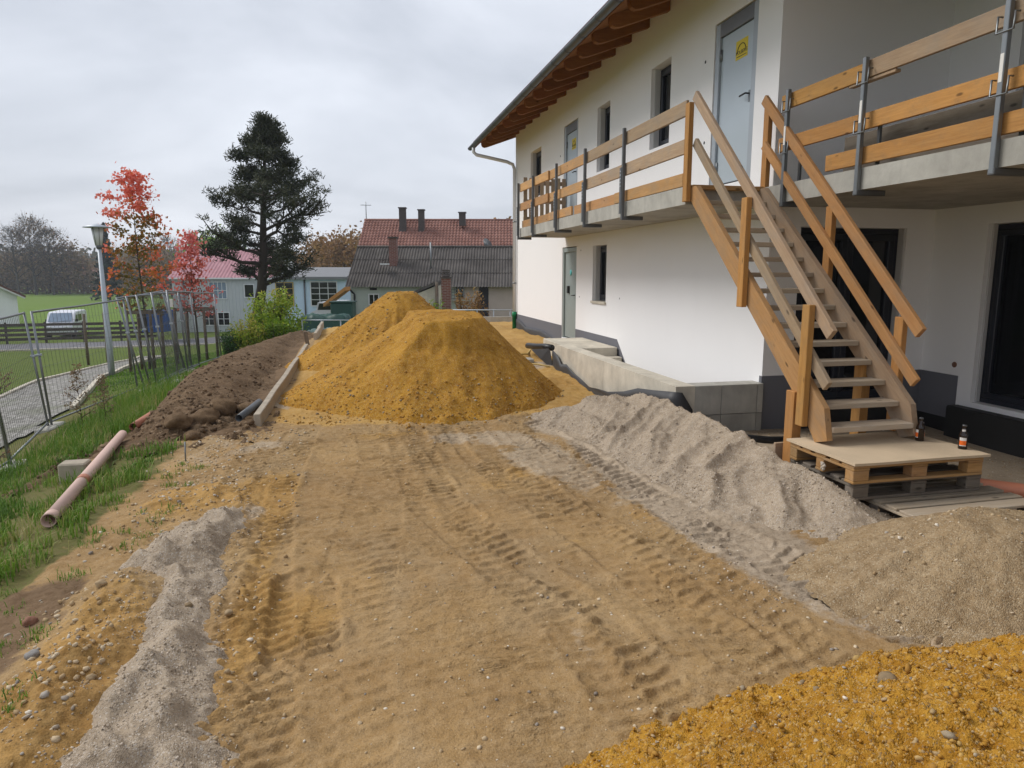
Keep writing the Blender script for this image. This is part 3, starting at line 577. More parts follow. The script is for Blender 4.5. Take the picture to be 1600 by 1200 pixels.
# ---------------------------------------------------------------- loose pebbles and clods too many to count
_ph=(1+5**.5)/2
ICO=np.array([(-1,_ph,0),(1,_ph,0),(-1,-_ph,0),(1,-_ph,0),(0,-1,_ph),(0,1,_ph),(0,-1,-_ph),(0,1,-_ph),(_ph,0,-1),(_ph,0,1),(-_ph,0,-1),(-_ph,0,1)])/math.hypot(1,_ph)
ICF=np.array([(0,11,5),(0,5,1),(0,1,7),(0,7,10),(0,10,11),(1,5,9),(5,11,4),(11,10,2),(10,7,6),(7,1,8),(3,9,4),(3,4,2),(3,2,6),(3,6,8),(3,8,9),(4,9,5),(2,4,11),(6,2,10),(8,6,7),(9,8,1)])
def pebbles(name,pts,size,mat,label,sink=.25,flat=.65,smooth=True,rg=.14):
    """pts (n,2), size (n,) radii"""
    n=len(pts);z=surf(pts[:,0],pts[:,1])
    q=rng.normal(size=(n,4));q/=np.linalg.norm(q,axis=1)[:,None];w,x,y,zz=q.T
    Rm=np.stack([1-2*(y*y+zz*zz),2*(x*y-zz*w),2*(x*zz+y*w),2*(x*y+zz*w),1-2*(x*x+zz*zz),2*(y*zz-x*w),2*(x*zz-y*w),2*(y*zz+x*w),1-2*(x*x+y*y)],-1).reshape(n,3,3)
    sc=np.stack([np.ones(n),rng.uniform(.65,1,n),rng.uniform(.45,.85,n)],-1)*size[:,None]
    P=ICO[None]*sc[:,None,:]*(1+rg*np.clip(rng.normal(size=(n,12,1)),-2,2)); P=np.einsum('nij,nkj->nki',Rm,P); P[:,:,2]*=flat+.2
    P+=np.stack([pts[:,0],pts[:,1],z+size*flat*(.5-sink)],-1)[:,None,:]
    Fq=(ICF[None]+12*np.arange(n)[:,None,None]).reshape(-1,3)
    o=mobj(name,npmesh(name,P.reshape(-1,3),Fq,dict(tint=np.repeat(rng.random(n),12)),smooth),mat); tag(o,label,'pebbles',kind='stuff'); return o
def pebmat(name,stops):
    m,nt,P=nmat(name); t=nd(nt,'ShaderNodeAttribute',attribute_name='tint').outputs['Fac']; v=coords(nt)
    c=mix(nt,math_(nt,'MULTIPLY',ramp(nt,noi(nt,v,60,3),[(.45,GREY(0)),(.7,GREY(1))]),.4),ramp(nt,t,stops),(.20,.13,.06)); setp(nt,P,Base_Color=c,Roughness=.85,Specular_IOR_Level=.2); return m
M['peb_y']=pebmat('sandy_pebbles',[(0,(.34,.17,.03)),(.6,(.42,.23,.05)),(.8,(.40,.27,.10)),(.9,(.22,.17,.11)),(1,(.5,.42,.3))])
M['peb_t']=pebmat('yard_pebbles',[(0,(.33,.22,.11)),(.4,(.43,.32,.19)),(.7,(.60,.50,.36)),(.85,(.22,.195,.175)),(1,(.72,.65,.54))])
M['peb_c']=pebmat('sand_crumbs',[(0,(.34,.165,.022)),(.7,(.45,.235,.035)),(.85,(.52,.33,.10)),(1,(.34,.26,.17))])
M['peb_b']=pebmat('soil_clods',[(0,(.07,.042,.024)),(.7,(.13,.083,.047)),(1,(.24,.165,.10))])
def scatter(n,x0,x1,y0,y1,dens=None):
    x=rng.uniform(x0,x1,n);y=rng.uniform(y0,y1,n)
    if dens is not None: k=rng.random(n)<dens(x,y); x,y=x[k],y[k]
    return np.stack([x,y],-1)
def sizes(n,a,b,p=2.6): return a+(b-a)*rng.random(n)**p
p=scatter(17000,.0,4.6,0.5,2.9,lambda x,y:(h_fg(x,y)>height(x,y)+.01)*1.); pebbles('sand_crumbs',p,sizes(len(p),.003,.0125,3.2),M['peb_c'],'sand crumbs covering the low stony sand heap',.36,.8,False,.24)
p=scatter(700,.2,4.4,0.6,2.8,lambda x,y:(h_fg(x,y)>height(x,y)+.02)*1.); pebbles('heap_pebbles',p,sizes(len(p),.007,.028,3),M['peb_y'],'stones in the low stony sand heap',.5)
p=scatter(9000,-1.2,3.3,8.5,11.2,lambda x,y:(h_p1(x,y)>height(x,y)-.03)*(.05+.6*sst(.2,-.25,h_p1(x,y)+.35*fbm(x,y,14,3))));p=np.concatenate([p,scatter(1400,-1.3,3.2,8.0,9.6,lambda x,y:sst(.35,.0,np.abs(np.hypot((x-1.03)/2.15,(y-11)/2.28)-1.02)))]); pebbles('heap_pebbles',p,sizes(len(p),.006,.026,3.4),M['peb_y'],'pebbles rolled to the foot of the flat-topped sand heap')
p=scatter(3200,-1.3,3.3,12.9,17,lambda x,y:(h_p2(x,y)>height(x,y))*.8); pebbles('heap_pebbles',p,sizes(len(p),.008,.03),M['peb_y'],'pebbles on the taller sand heap')
p=scatter(5200,-.6,2.9,1.7,8.6,lambda x,y:.25+.5*sst(5.5,3,y)); pebbles('yard_pebbles',p,sizes(len(p),.003,.015,3.2),M['peb_t'],'small pebbles pressed into the tracked yard',.45,.5)
p=scatter(9000,-2.1,-.4,2.2,8.6,lambda x,y:np.clip(np.exp(-((x+1.35)/.35)**2)*sst(4.6,4.2,y)+.9*np.exp(-((x+1.35)/.4)**2)*sst(4.6,5.4,y)+.35*np.exp(-((x+.62)/.12)**2),0,1)*(edgedist(x,y,GL_OUT)<0)); pebbles('yard_pebbles',p,sizes(len(p),.004,.022,3),M['peb_t'],'gravel stones along the loose yard edge',.3,.6)
p=scatter(2600,2.7,5.5,2.2,4.3,lambda x,y:(h_tan(x,y)>height(x,y))*.7*(.2+sst(0,.4,fbm(x*3,y*3,64,2)))); pebbles('heap_pebbles',p,sizes(len(p),.004,.018,3),M['peb_t'],'crumbs of clay and stone on the tan gravel heap')
p=scatter(5200,-3.4,-1.2,8.2,16,lambda x,y:(h_soil(x,y)>hb(x,y)+.02)*(.25+.75*sst(11.5,9.5,y))); pebbles('soil_clods',p,sizes(len(p),.008,.05,3),M['peb_b'],'crumbled clods over the brown soil bank')
p=scatter(3000,3.9,7.1,3.5,7.4,lambda x,y:.8*np.ones_like(x)); pebbles('yard_pebbles',p,sizes(len(p),.004,.016,3),M['peb_t'],'gravel under the balcony around the pallets')
M['peb_g']=pebmat('gravel_chips',[(0,(.25,.2,.145)),(.4,(.39,.315,.235)),(.75,(.51,.43,.34)),(.92,(.62,.54,.45)),(1,(.18,.145,.11))])
p=scatter(30000,1.8,4.3,4.0,9.1,lambda x,y:(h_gr(x,y)>height(x,y)+.005)*np.clip(.35+.8*fbm(x*2,y*2,141,3),.1,1)); p=np.concatenate([p,scatter(2600,1.7,3.2,3.2,8.8,lambda x,y:np.exp(-((x-2.35)/.3)**2))]); pebbles('gravel_chips',p,sizes(len(p),.004,.012,3),M['peb_g'],'loose gravel chips on the scalloped grey ridge',.3,.7,False,.2)
p=scatter(26000,-1.5,-.3,2.3,6.4,lambda x,y:(edgedist(x,y,GL_OUT)>-.05)*np.clip(.35+.8*fbm(x*3,y*3,142,3),.1,1)*.8); pebbles('gravel_chips',p,sizes(len(p),.003,.009,3),M['peb_g'],'loose gravel chips on the pale gravel strip',.3,.7,False,.2)
# single stones that stand out
def stone(name,x,y,r,mat,label,seed,sx=1.,sz=.7,cat='stone',sink=.3):
    bm=bmesh.new(); bmesh.ops.create_icosphere(bm,subdivisions=3,radius=1); rg=np.random.default_rng(seed); o=rg.uniform(-50,50,3)
    for v in bm.verts:
        c=v.co; n=fbm(np.array(c.x*1.1+o[0]),np.array(c.y*1.1+c.z*.9+o[1]),seed,3); v.co=c*(1+.28*float(n)); v.co.x*=sx; v.co.z*=sz; v.co*=r
    me=bpy.data.meshes.new(name); bm.to_mesh(me); bm.free()
    ob=mobj(name,me,mat,None,Matrix.Translation((x,y,zs(x,y)+r*sz*(1-2*sink)))@Matrix.Rotation(seed,4,'Z'),True); return tag(ob,label,cat)
st=lambda x,y,r,*a,**k: stone('stone',x,y,r,*a,**k)
st(-0.937,3.934,.020,M['stone'],'small rounded tan pebble lying alone on the pale gravel strip',1,sz=.85)
st(-0.717,3.853,.022,M['stone'],'brownish pebble at the rim of the pale gravel strip',2)
st(-1.797,4.102,.035,M['stonered'],'flat reddish stone in the dark soil by the grass',3)
st(-1.597,3.644,.030,M['stonegrey'],'pale grey rounded stone in the dark soil',4)
st(-1.215,3.283,.022,M['stone'],'tan stone on the ochre edge bank',5)
st(-1.452,4.195,.032,M['stone'],'brown cobble in a little group on the ochre edge bank',6)
for x,y,r,sd,lb in [(-1.733, 9.757, 0.2, 11, 'big tan soil clod with flat top on the soil bank front'), (-1.38, 9.962, 0.17, 12, 'rounded tan clod beside the kerb end'), (-1.842, 9.179, 0.16, 13, 'dark crumbly clod low on the front of the soil bank'), (-2.058, 8.862, 0.15, 14, 'brown clod at the toe of the soil bank near the pipe'), (-1.85, 8.538, 0.09, 15, 'small brown clod at the toe of the soil bank')]:
    stone('soil_clod',x,y,r,M['clod'],lb,sd,1.2,.7,'soil clod',.3)
st(2.08,2.2,.040,M['stone'],'pale rounded cobble on the rim of the stony yellow heap',21)
# ---------------------------------------------------------------- the new house
XW=4.89; YC=7.56; YF=20.74; XN=7.2
house=thing('house',(XW,YC,0),'new white rendered house with grey plinth, timber eaves and raw concrete balcony','house')
def wall_x(name,X,y0,y1,z0,z1,holes,depth,mat,parent,sgn=1,ztop=None):
    """wall in the plane X=const facing -X; holes (ya,yb,za,zb) with reveals going in (+X)"""
    ys=sorted({y0,y1,*[h[0] for h in holes],*[h[1] for h in holes]});z_=sorted({z0,z1,*[h[2] for h in holes],*[h[3] for h in holes]})
    V=[];Fq=[];
    def q(*p): o=len(V); V.extend(p); Fq.append((o,o+1,o+2,o+3))
    for a,b in zip(ys[:-1],ys[1:]):
        for c,d in zip(z_[:-1],z_[1:]):
            my,mz=(a+b)/2,(c+d)/2
            if any(h[0]<my<h[1] and h[2]<mz<h[3] for h in holes): continue
            q((X,a,c),(X,a,d),(X,b,d),(X,b,c))
    for a,b,c,d in holes:
        X2=X+depth
        q((X,a,c),(X2,a,c),(X2,a,d),(X,a,d)); q((X,b,c),(X,b,d),(X2,b,d),(X2,b,c)); q((X,a,d),(X2,a,d),(X2,b,d),(X,b,d)); q((X,a,c),(X,b,c),(X2,b,c),(X2,a,c))
    return pydata(name,V,Fq,mat,parent)
def wall_y(name,Y,x0,x1,z0,z1,holes,depth,mat,parent):
    """wall in the plane Y=const facing -Y; reveals go +Y"""
    xs=sorted({x0,x1,*[h[0] for h in holes],*[h[1] for h in holes]});z_=sorted({z0,z1,*[h[2] for h in holes],*[h[3] for h in holes]})
    V=[];Fq=[]
    def q(*p): o=len(V); V.extend(p); Fq.append((o,o+1,o+2,o+3))
    for a,b in zip(xs[:-1],xs[1:]):
        for c,d in zip(z_[:-1],z_[1:]):
            mx_,mz=(a+b)/2,(c+d)/2
            if any(h[0]<mx_<h[1] and h[2]<mz<h[3] for h in holes): continue
            q((a,Y,c),(b,Y,c),(b,Y,d),(a,Y,d))
    for a,b,c,d in holes:
        Y2=Y+depth
        q((a,Y,c),(a,Y,d),(a,Y2,d),(a,Y2,c)); q((b,Y,c),(b,Y2,c),(b,Y2,d),(b,Y,d)); q((a,Y,d),(b,Y,d),(b,Y2,d),(a,Y2,d)); q((a,Y,c),(a,Y2,c),(b,Y2,c),(b,Y,c))
    return pydata(name,V,Fq,mat,parent)
UP=[(10.42,11.15,3.52,4.78),(13.0,13.7,3.5,4.73),(17.9,18.98,3.5,4.71)]
LOWW=(13.03,13.82,.95,2.07)
D1=(8.06,9.10,2.69,4.80); D2=(14.91,15.93,2.66,4.80); D3=(14.9,15.95,.0,2.1)
wall_x('wall',XW,YC,YF,-.6,5.72,UP+[LOWW,D1,D2,D3],.26,M['render'],house)
GD_=(5.30,6.80,-.12,2.08)                        # glazed door in the recess
wall_y('wall',YC,XW,XN,-.6,6.4,[GD_],.22,M['render'],house)
NW=(3.6,6.78,.0,2.09); NU=(3.4,6.62,2.70,4.75)
wall_x('wall',XN,-1.5,YC,-.6,6.9,[NW,NU],.22,M['render'],house)
V=[(XW,YF,-.6),(14.2,YF,-.6),(14.2,YF,5.7),(9.5,YF,7.3),(XW,YF,5.62)]
pydata('wall',V,[(0,1,2,3,4)],M['render'],house)
pydata('wall',[(14.2,-1.5,-.6),(14.2,YF,-.6),(14.2,YF,5.7),(14.2,-1.5,5.7)],[(0,1,2,3)],M['render'],house)
pydata('wall',[(XN,-1.5,-.6),(14.2,-1.5,-.6),(14.2,-1.5,5.7),(9.5,-1.5,7.3),(XN,-1.5,6.4)],[(0,1,2,3,4)],M['render'],house)
# plinth bands, a few millimetres proud of the render
prism('plinth',[(YF+.004,-.6),(YF+.004,.28),(15.96,.28),(15.96,-.6)],XW-.006,XW+.05,0,M['plinth'],house)
prism('plinth',[(14.89,-.6),(14.89,.28),(12.38,.28),(11.9,-.14),(11.35,-.6)],XW-.006,XW+.05,0,M['plinth'],house)
prism('plinth',[(XW-.006,-.6),(XW-.006,.28),(GD_[0]-.002,.28),(GD_[0]-.002,-.6)],YC-.006,YC+.05,1,M['plinth'],house)
prism('plinth',[(GD_[1]+.002,-.6),(GD_[1]+.002,.29),(XN,.29),(XN,-.6)],YC-.006,YC+.05,1,M['plinth'],house)
prism('plinth',[(YC-.007,-.25),(YC-.007,.29),(6.98,.29),(6.98,-.25)],XN-.006,XN+.05,0,M['plinth'],house)
prism('plinth',[(YC-.007,-.7),(YC-.007,-.25),(6.98,-.25),(6.98,-.7)],XN-.012,XN+.05,0,M['bitumen'],house)
box('threshold',XN-.16,XN+.05,3.3,6.97,-.7,-.06,M['bitumen'],house,.02)
box('threshold',GD_[0],GD_[1],YC-.03,YC+.05,-.7,-.125,M['bitumen'],house,.01)
def window_x(y0,y1,z0,z1,X,depth,parent,sill=None,sash=1,name='window'):
    """casement set back in its reveal; frame at X+depth"""
    Xf=X+depth-.1; w=name
    V=[];t=.065
    fr=box('window',Xf,Xf+.07,y0+.006,y1-.006,z1-t-.006,z1-.006,M['anthracite'],parent,.006)
    for a,b,c,d in [(y0+.006,y1-.006,z0+.004,z0+t),(y0+.006,y0+t,z0+t,z1-t-.006),(y1-t,y1-.006,z0+t,z1-t-.006)]:
        box('frame',Xf,Xf+.07,a,b,c,d,M['anthracite'],fr,.006)
    n=sash; L=(y1-y0-2*t)/n
    for i in range(n):
        a=y0+t+i*L+.002;b=a+L-.004
        for q in [(a,b,z0+t+.002,z0+2*t),(a,b,z1-2*t-.006,z1-t-.008),(a,a+t,z0+2*t+.002,z1-2*t-.008),(b-t,b,z0+2*t+.002,z1-2*t-.008)]:
            box('sash',Xf-.02,Xf+.055,*q,M['anthracite'],fr,.008)
        box('pane',Xf+.02,Xf+.035,a+t-.005,b-t+.005,z0+2*t-.005,z1-2*t,M['glass'],fr,0)
    # pale roller-shutter rails on the reveals
    for a,b in [(y1-.022,y1-.004),(y0+.004,y0+.022)]:
        box('shutter_rail',X+.06,Xf-.001,a,b,z0+.003,z1-.004,M['shutter'],fr,.003)
    if sill: box('sill',X-.035,Xf-.005,y0-.03,y1+.03,z0-.045,z0+.001,sill,fr,.004)
    return fr
for h in UP: window_x(*h,XW,.26,house)
window_x(*LOWW,XW,.26,house,M['concrete_warm'])
window_x(*NW,XN,.22,house,None,2); window_x(*NU,XN,.22,house,None,2)
# glazed door in the recess (faces the yard)
def gdoor(parent):
    x0,x1,z0,z1=GD_;Yf=YC+.12;t=.07
    fr=box('glazed_door',x0+.004,x1-.004,Yf,Yf+.07,z1-t,z1-.004,M['anthracite'],parent,.006)
    for a,b,c,d in [(x0+.004,x0+t,z0,z1-t),(x1-t,x1-.004,z0,z1-t),(x0+t,x1-t,z0,z0+t)]: box('frame',a,b,Yf,Yf+.07,c,d,M['anthracite'],fr,.006)
    mid=(x0+x1)/2
    for a,b in [(x0+t+.002,mid-.002),(mid+.002,x1-t-.002)]:
        for q in [(a,b,z0+t+.002,z0+2.2*t),(a,b,z1-2.2*t,z1-t-.002),(a,a+1.2*t,z0+2.2*t,z1-2.2*t),(b-1.2*t,b,z0+2.2*t,z1-2.2*t)]:
            box('sash',q[0],q[1],Yf-.02,Yf+.055,q[2],q[3],M['anthracite'],fr,.008)
        box('pane',a+1.2*t-.004,b-1.2*t+.004,Yf+.02,Yf+.035,z0+2.2*t-.004,z1-2.2*t+.004,M['glass'],fr,0)
    for a,b in [(x0+.003,x0+.02),(x1-.02,x1-.003)]: box('shutter_rail',a,b,YC+.02,Yf-.002,z0+.02,z1-.004,M['shutter'],fr,.003)
gdoor(house)
# steel building-site doors
def text_mesh(s,size,mat,name,parent,Mx):
    cu=bpy.data.curves.new('lettering','FONT'); cu.body=s; cu.size=size; cu.align_x='CENTER'; cu.align_y='CENTER'; cu.extrude=.0008
    to=bpy.data.objects.new('tmp',cu); COL.objects.link(to); bpy.context.view_layer.update()
    me=bpy.data.meshes.new_from_object(to.evaluated_get(bpy.context.evaluated_depsgraph_get())); bpy.data.objects.remove(to)
    me.materials.clear(); return mobj(name,me,mat,parent,Mx)
def wallM(X,y,z):    # local x -> -Y (reads left to right for someone facing the wall), local y -> up, local z -> -X
    return Matrix.Translation((X,y,z))@Matrix(((0,0,-1,0),(-1,0,0,0),(0,1,0,0),(0,0,0,1)))
def site_door(y0,y1,z0,z1,panel,parent,sticker=True,fw=.12,hz=None,top=.2,far_hinge=True):
    d=box('door',XW+.045,XW+.085,y0+fw,y1-fw,z0+.03,z1-top,panel,parent,.003)
    box('frame',XW+.01,XW+.10,y0+.018,y0+fw-.004,z0,z1-.02,M['galvlight'] if sticker else panel,d,.004)
    box('frame',XW+.01,XW+.10,y1-fw+.004,y1-.018,z0,z1-.02,M['galvlight'] if sticker else panel,d,.004)
    box('frame',XW+.012,XW+.10,y0+fw-.004,y1-fw+.004,z1-top+.005,z1-.02,M['galv'] if sticker else panel,d,.004)
    box('backing',XW+.10,XW+.12,y0+.002,y1-.002,z0-.02,z1-.002,M['doorframe'],d,0)
    hz=hz or z0+1.05
    tube('handle',[(XW+.05,y0+fw+.07,hz),(XW-.01,y0+fw+.07,hz),(XW-.015,y0+fw+.075,hz),(XW-.015,y0+fw+.2,hz-.01)],.011,M['black'],d)
    box('handle_plate',XW+.038,XW+.046,y0+fw+.05,y0+fw+.09,hz-.1,hz+.04,M['galv'],d,.003)
    if sticker:
        for z in (z0+.25,z1-.42): tube('hinge',[(XW+.035,y1-fw-.012,z-.07),(XW+.035,y1-fw-.012,z+.07)],.014,M['galv'],d)
        sy,sz=(y0+y1)/2-.10,z1-.47
        s=box('sticker',XW+.0425,XW+.0455,sy-.14,sy+.14,sz-.115,sz+.115,M['yellowstick'],d,0)
        arc=[(XW+.0415,sy+.10*math.cos(a),sz-.035+.10*math.sin(a)) for a in np.linspace(0,math.pi,15)]
        tube('emblem_arc',arc,.0055,M['ink'],s,n=5)
        text_mesh('KOLBERG',.062,M['ink'],'lettering',s,wallM(XW+.0415,sy,sz-.035))
        box('underline',XW+.0412,XW+.043,sy-.115,sy+.115,sz-.086,sz-.078,M['ink'],s,0)
    return d
d1=site_door(*D1,M['doorpanel'],house); board('door_sill_board',(XW+.04,8.07,2.6),(XW+.04,9.09,2.6),.14,.05,M['lumber'],house)
site_door(*D2,M['doorpanel'],house)
d3=site_door(*D3,M['doorgreen'],house,False,.1,1.02,.12)
me=boxmesh(.004,.12,.2,0); 
tube('sticker',[(XW+.043,15.42,1.52),(XW+.040,15.42,1.52)],.07,M['turq'],d3,n=16)
box('lock_case',XW+.0,XW+.05,15.5,15.6,1.05,1.22,M['black'],d3,.01)
for y,z in [(7.86,4.72),(7.62,4.9),(9.34,4.4),(9.28,3.32),(12.3,1.05),(14.66,1.0),(14.6,2.0),(14.5,3.4),(16.2,4.2)]: tube('wall_hole',[(XW-.001,y,z),(XW+.004,y,z)],.022 if z>3 else .017,M['doorframe'],house,n=10)
tube('socket_box',[(XN-.006,7.05,.42),(XN+.01,7.05,.42)],.035,M['stonered'],house,n=12)
# roof: boarding, rafters, gutter
sl_=math.tan(R_(20)); zr=lambda x: 5.31+(x-3.95)*sl_       # underside of the boarding
roof=prism('roof',[(3.74,zr(3.74)+.055),(9.5,zr(9.5)+.055),(15.2,zr(9.5)+.055-5.7*sl_),(15.2,zr(9.5)+.14-5.7*sl_),(9.5,zr(9.5)+.14),(3.74,zr(3.74)+.14)],-2.5,21.45,1,M['brownroof'],house)
n=0;x=3.76
while x<9.2:
    x2=min(x+.19,9.4); o=prism('soffit_board',[(x,zr(x)+.022),(x2-.006,zr(x2-.006)+.022),(x2-.006,zr(x2-.006)+.05),(x,zr(x)+.05)],-2.4,21.35,1,M['soffit'],roof); x=x2
    if x>5.3: x=9.5
prism('soffit_board',[(5.31,zr(5.31)+.022),(9.4,zr(9.4)+.022),(9.4,zr(9.4)+.05),(5.31,zr(5.31)+.05)],-2.4,21.35,1,M['soffit'],roof)
yy=.3
rp=[(3.93,zr(3.93)+.018),(3.93,zr(3.93)-.06),(3.96,zr(3.96)-.13),(4.02,zr(4.02)-.175),(4.1,zr(4.1)-.19),(5.6,zr(5.6)-.19),(5.6,zr(5.6)+.018)]
y=21.1
while y>-2.3:
    prism('rafter',rp if y>YC else rp[:5]+[(7.3,zr(7.3)-.19),(7.3,zr(7.3)+.018)],y-.05,y+.05,1,M['rafter'],roof); y-=.752
box('fascia_board',3.735,3.758,-2.45,21.4,5.15,5.30,M['rafter'],roof,.003)
gp=[(3.66+.075*math.cos(a),5.2+.075*math.sin(a)) for a in np.linspace(math.pi,2*math.pi,11)]
gp=gp+[(q[0]*1.0+(3.66-q[0])*.06,q[1]+.004) for q in gp[::-1]]
gut=prism('gutter',gp,-2.5,21.5,1,M['gutter'],roof)
for y in np.arange(-2,21.3,.752): tube('gutter_bracket',[(3.66+.079*math.cos(a),y+.2,5.2+.079*math.sin(a)) for a in np.linspace(math.pi,2*math.pi,8)],.006,M['gutter'],gut,n=4)
dp=tube('downpipe',[(3.67,20.95,5.13),(3.67,20.95,5.0),(3.75,20.92,4.92),(4.6,20.68,4.72),(4.77,20.62,4.64),(4.82,20.6,4.5),(4.82,20.6,.3)],.05,M['downpipe'],roof,n=12)
for z in (1.2,3.0): tube('pipe_clip',[(4.82,20.6,z-.02),(4.82,20.6,z+.02)],.056,M['galv'],dp,n=12)
o=tube('drain_pipe_stub',[(4.815,20.6,-.35),(4.815,20.6,.2),(4.815,20.6,.2),(4.815,20.6,.34)],[.062,.062,.07,.07],M['greenpipe'],None,n=16); tag(o,'green drain pipe stub at the foot of the downpipe','drain pipe')
# balcony slab (one cast piece, two lengths)
XL=3.81; XR=4.75; ZT=2.515; ZB=2.315
prism('balcony_slab',[(XL,7.62),(XL,15.75),(XW-.002,15.75),(XW-.002,7.62)],ZB,ZT,2,M['concrete'],house)
prism('balcony_slab',[(XR,-1.4),(XR,7.615),(XW-.002,7.615),(XW-.002,YC-.004),(XN-.002,YC-.004),(XN-.002,-1.4)],ZB,ZT,2,M['concrete'],house)
# retaining wall of the cellar stair
rw=thing('retaining_wall',(3.85,10,-.5),'low raw concrete retaining wall of the cellar stair, dusty on top','retaining wall')
prism('wall_panel',[(3.72,9.96),(3.72,12.4),(3.97,12.4),(3.97,9.96)],-1.4,.2,2,M['concrete_warm'],rw)
prism('wall_panel',[(3.72,7.5),(3.72,9.955),(3.97,9.955),(3.97,7.5)],-1.4,.2,2,M['concrete_warm'],rw)
for a,b in [(3.973,4.32),(4.326,4.80),(4.806,4.882)]: box('wall_panel',a,b,7.5,7.75,-.16,.198,M['concrete'],rw,.004); box('wall_panel',a,b,7.502,7.75,-1.4,-.166,M['concrete'],rw,.004)
steps=thing('cellar_steps',(4.4,12.2,-.5),'dusty concrete cellar steps between the retaining wall and the house','steps')
box('step',3.975,4.86,12.27,14.3,-.3,.14,M['concrete_warm'],steps,.01)
for i in range(1,6): box('step',3.975,4.86,12.27-.24*i,12.27-.24*(i-1)-.002,-1.5,.14-.16*i,M['concrete_warm'],steps,.008)
# rubble threshold under the lower door: single broken bricks
for i,(y,z,dx,rz) in enumerate([(15.0,-.10,.12,.2),(15.22,-.11,.15,-.3),(15.45,-.10,.1,.1),(15.68,-.12,.14,.5),(15.85,-.11,.1,-.2),(15.3,-.16,.3,.6),(15.6,-.17,.32,-.5)]):
    o=mobj('broken_brick',boxmesh(.11,.2,.09,.012),M['rubble'],None,Matrix.Translation((XW-dx+.02,y,z+.035))@Matrix.Rotation(rz,4,'Z')@Matrix.Rotation(.15*math.sin(i*3),4,'X')); tag(o,'broken reddish brick in the rubble below the grey-green door','brick','bricks under the lower door')
# black dimpled sheet along the retaining wall and at the plinth
def sheet(name,path,mat,label,th=.006,cat='membrane'):
    """path of (x,y,ztop,zbottom)"""
    n=len(path);V=[];Fq=[];m=6
    for i,(x,y,a,b) in enumerate(path):
        for k in range(m):
            t=k/(m-1);w=.018*math.sin(i*1.7+k*.9)+.012*math.sin(i*.6-k*2)
            V.append((x+w*(1-t)-.02*t,y+.02*math.sin(k+i),a+(b-a)*t))
    for i in range(n-1):
        for k in range(m-1): Fq.append((i*m+k,(i+1)*m+k,(i+1)*m+k+1,i*m+k+1))
    o=pydata(name,V,Fq,mat,None,None,True); md=o.modifiers.new('t','SOLIDIFY'); md.thickness=th; return tag(o,label,cat)
P_=[(3.66,12.5,.10,-.35),(3.66,12.2,.02,-.35),(3.65,11.9,-.10,-.35),(3.66,11.6,-.06,-.35),(3.64,11.3,-.14,-.33),(3.66,10.8,-.22,-.35),(3.64,10.3,-.25,-.36),(3.62,9.8,-.20,-.38),(3.56,9.3,-.16,-.42),(3.6,8.8,-.07,-.42),(3.6,8.3,.06,-.42),(3.62,7.9,.10,-.4),(3.66,7.6,.13,-.4),(3.70,7.47,.14,-.35),(3.80,7.46,.13,-.36),(3.92,7.47,-.08,-.4)]
sheet('drainage_sheet',P_,M['membrane'],'crumpled black drainage sheet hanging down the outside of the retaining wall')
sheet('drainage_sheet',[(XW-.05,20.45,.14,-.3),(XW-.06,20.0,.12,-.3),(XW-.05,19.3,-.02,-.3),(XW-.06,18.5,.0,-.3),(XW-.05,17.7,.02,-.3),(XW-.07,17.0,-.03,-.3),(XW-.06,16.4,-.1,-.3),(XW-.07,16.1,-.2,-.35)],M['membrane'],'black drainage sheet standing along the grey plinth near the green pipe')
o=tube('drain_pipe',[(3.55,13.95,.03),(3.58,13.4,.07),(3.62,12.9,.12),(3.66,12.55,.13)],.06,M['black'],None,n=14); tag(o,'short black pipe end poking out beside the retaining wall','pipe')
o=pydata('membrane_flap',[(3.4,13.1,.05),(3.62,12.55,.12),(3.66,12.42,-.28),(3.5,12.75,-.1)],[(0,1,2,3)],M['membrane']); o.modifiers.new('t','SOLIDIFY').thickness=.008; tag(o,'black folded membrane flap at the end of the retaining wall','membrane')
for i,(pts,lb) in enumerate([([(3.0,13.6,.0),(3.2,13.9,-.02),(3.5,13.8,-.1),(3.8,14.6,-.02),(4.4,14.9,-.02),(4.8,15.1,.0)],'yellow cable conduit curling from the sand to the lower door'),([(2.9,12.7,-.12),(3.2,12.85,-.08),(3.45,12.6,-.12),(3.55,12.35,-.24)],'short yellow conduit loop beside the membrane flap')]):
    pts=[(x,y,zs(x,y)+.025) for x,y,z in pts]; o=tube('cable_conduit',pts,.017,M['conduit'],None,n=8); tag(o,lb,'conduit')
x,y=3.25,13.2; o=box('concrete_slab_piece',x-.2,x+.2,y-.15,y+.15,zs(x,y)-.02,zs(x,y)+.05,M['concrete'],None,.01); tag(o,'loose flat concrete slab piece beside the black pipe','slab')
# ---------------------------------------------------------------- site stairs
stairs=thing('timber_stairs',(4.25,6.2,-.35),'steep open timber site stairs leading up to the balcony','stairs')
spoly=[(7.6,2.50),(7.42,2.50),(5.0,.415),(4.935,.15),(5.09,.102),(5.35,.41),(7.6,2.40)]
def along(o,ang,piv):
    """re-seat a mesh so that its local X runs along the slope (for the grain)"""
    L=Matrix.Translation(piv)@Matrix(((0,1,0,0),(math.cos(ang),0,-math.sin(ang),0),(math.sin(ang),0,math.cos(ang),0),(0,0,0,1)))
    o.data.transform(L.inverted()); o.matrix_basis=o.matrix_basis@L; WM[o.name]=L
along(prism('stringer',spoly,3.835,3.89,0,M['stairwood'],stairs),math.atan(.8615),(3.86,6.2,1.3))
along(prism('stringer',spoly,4.69,4.745,0,M['greywood'],stairs),math.atan(.8615),(4.72,6.2,1.3))
tb=[]
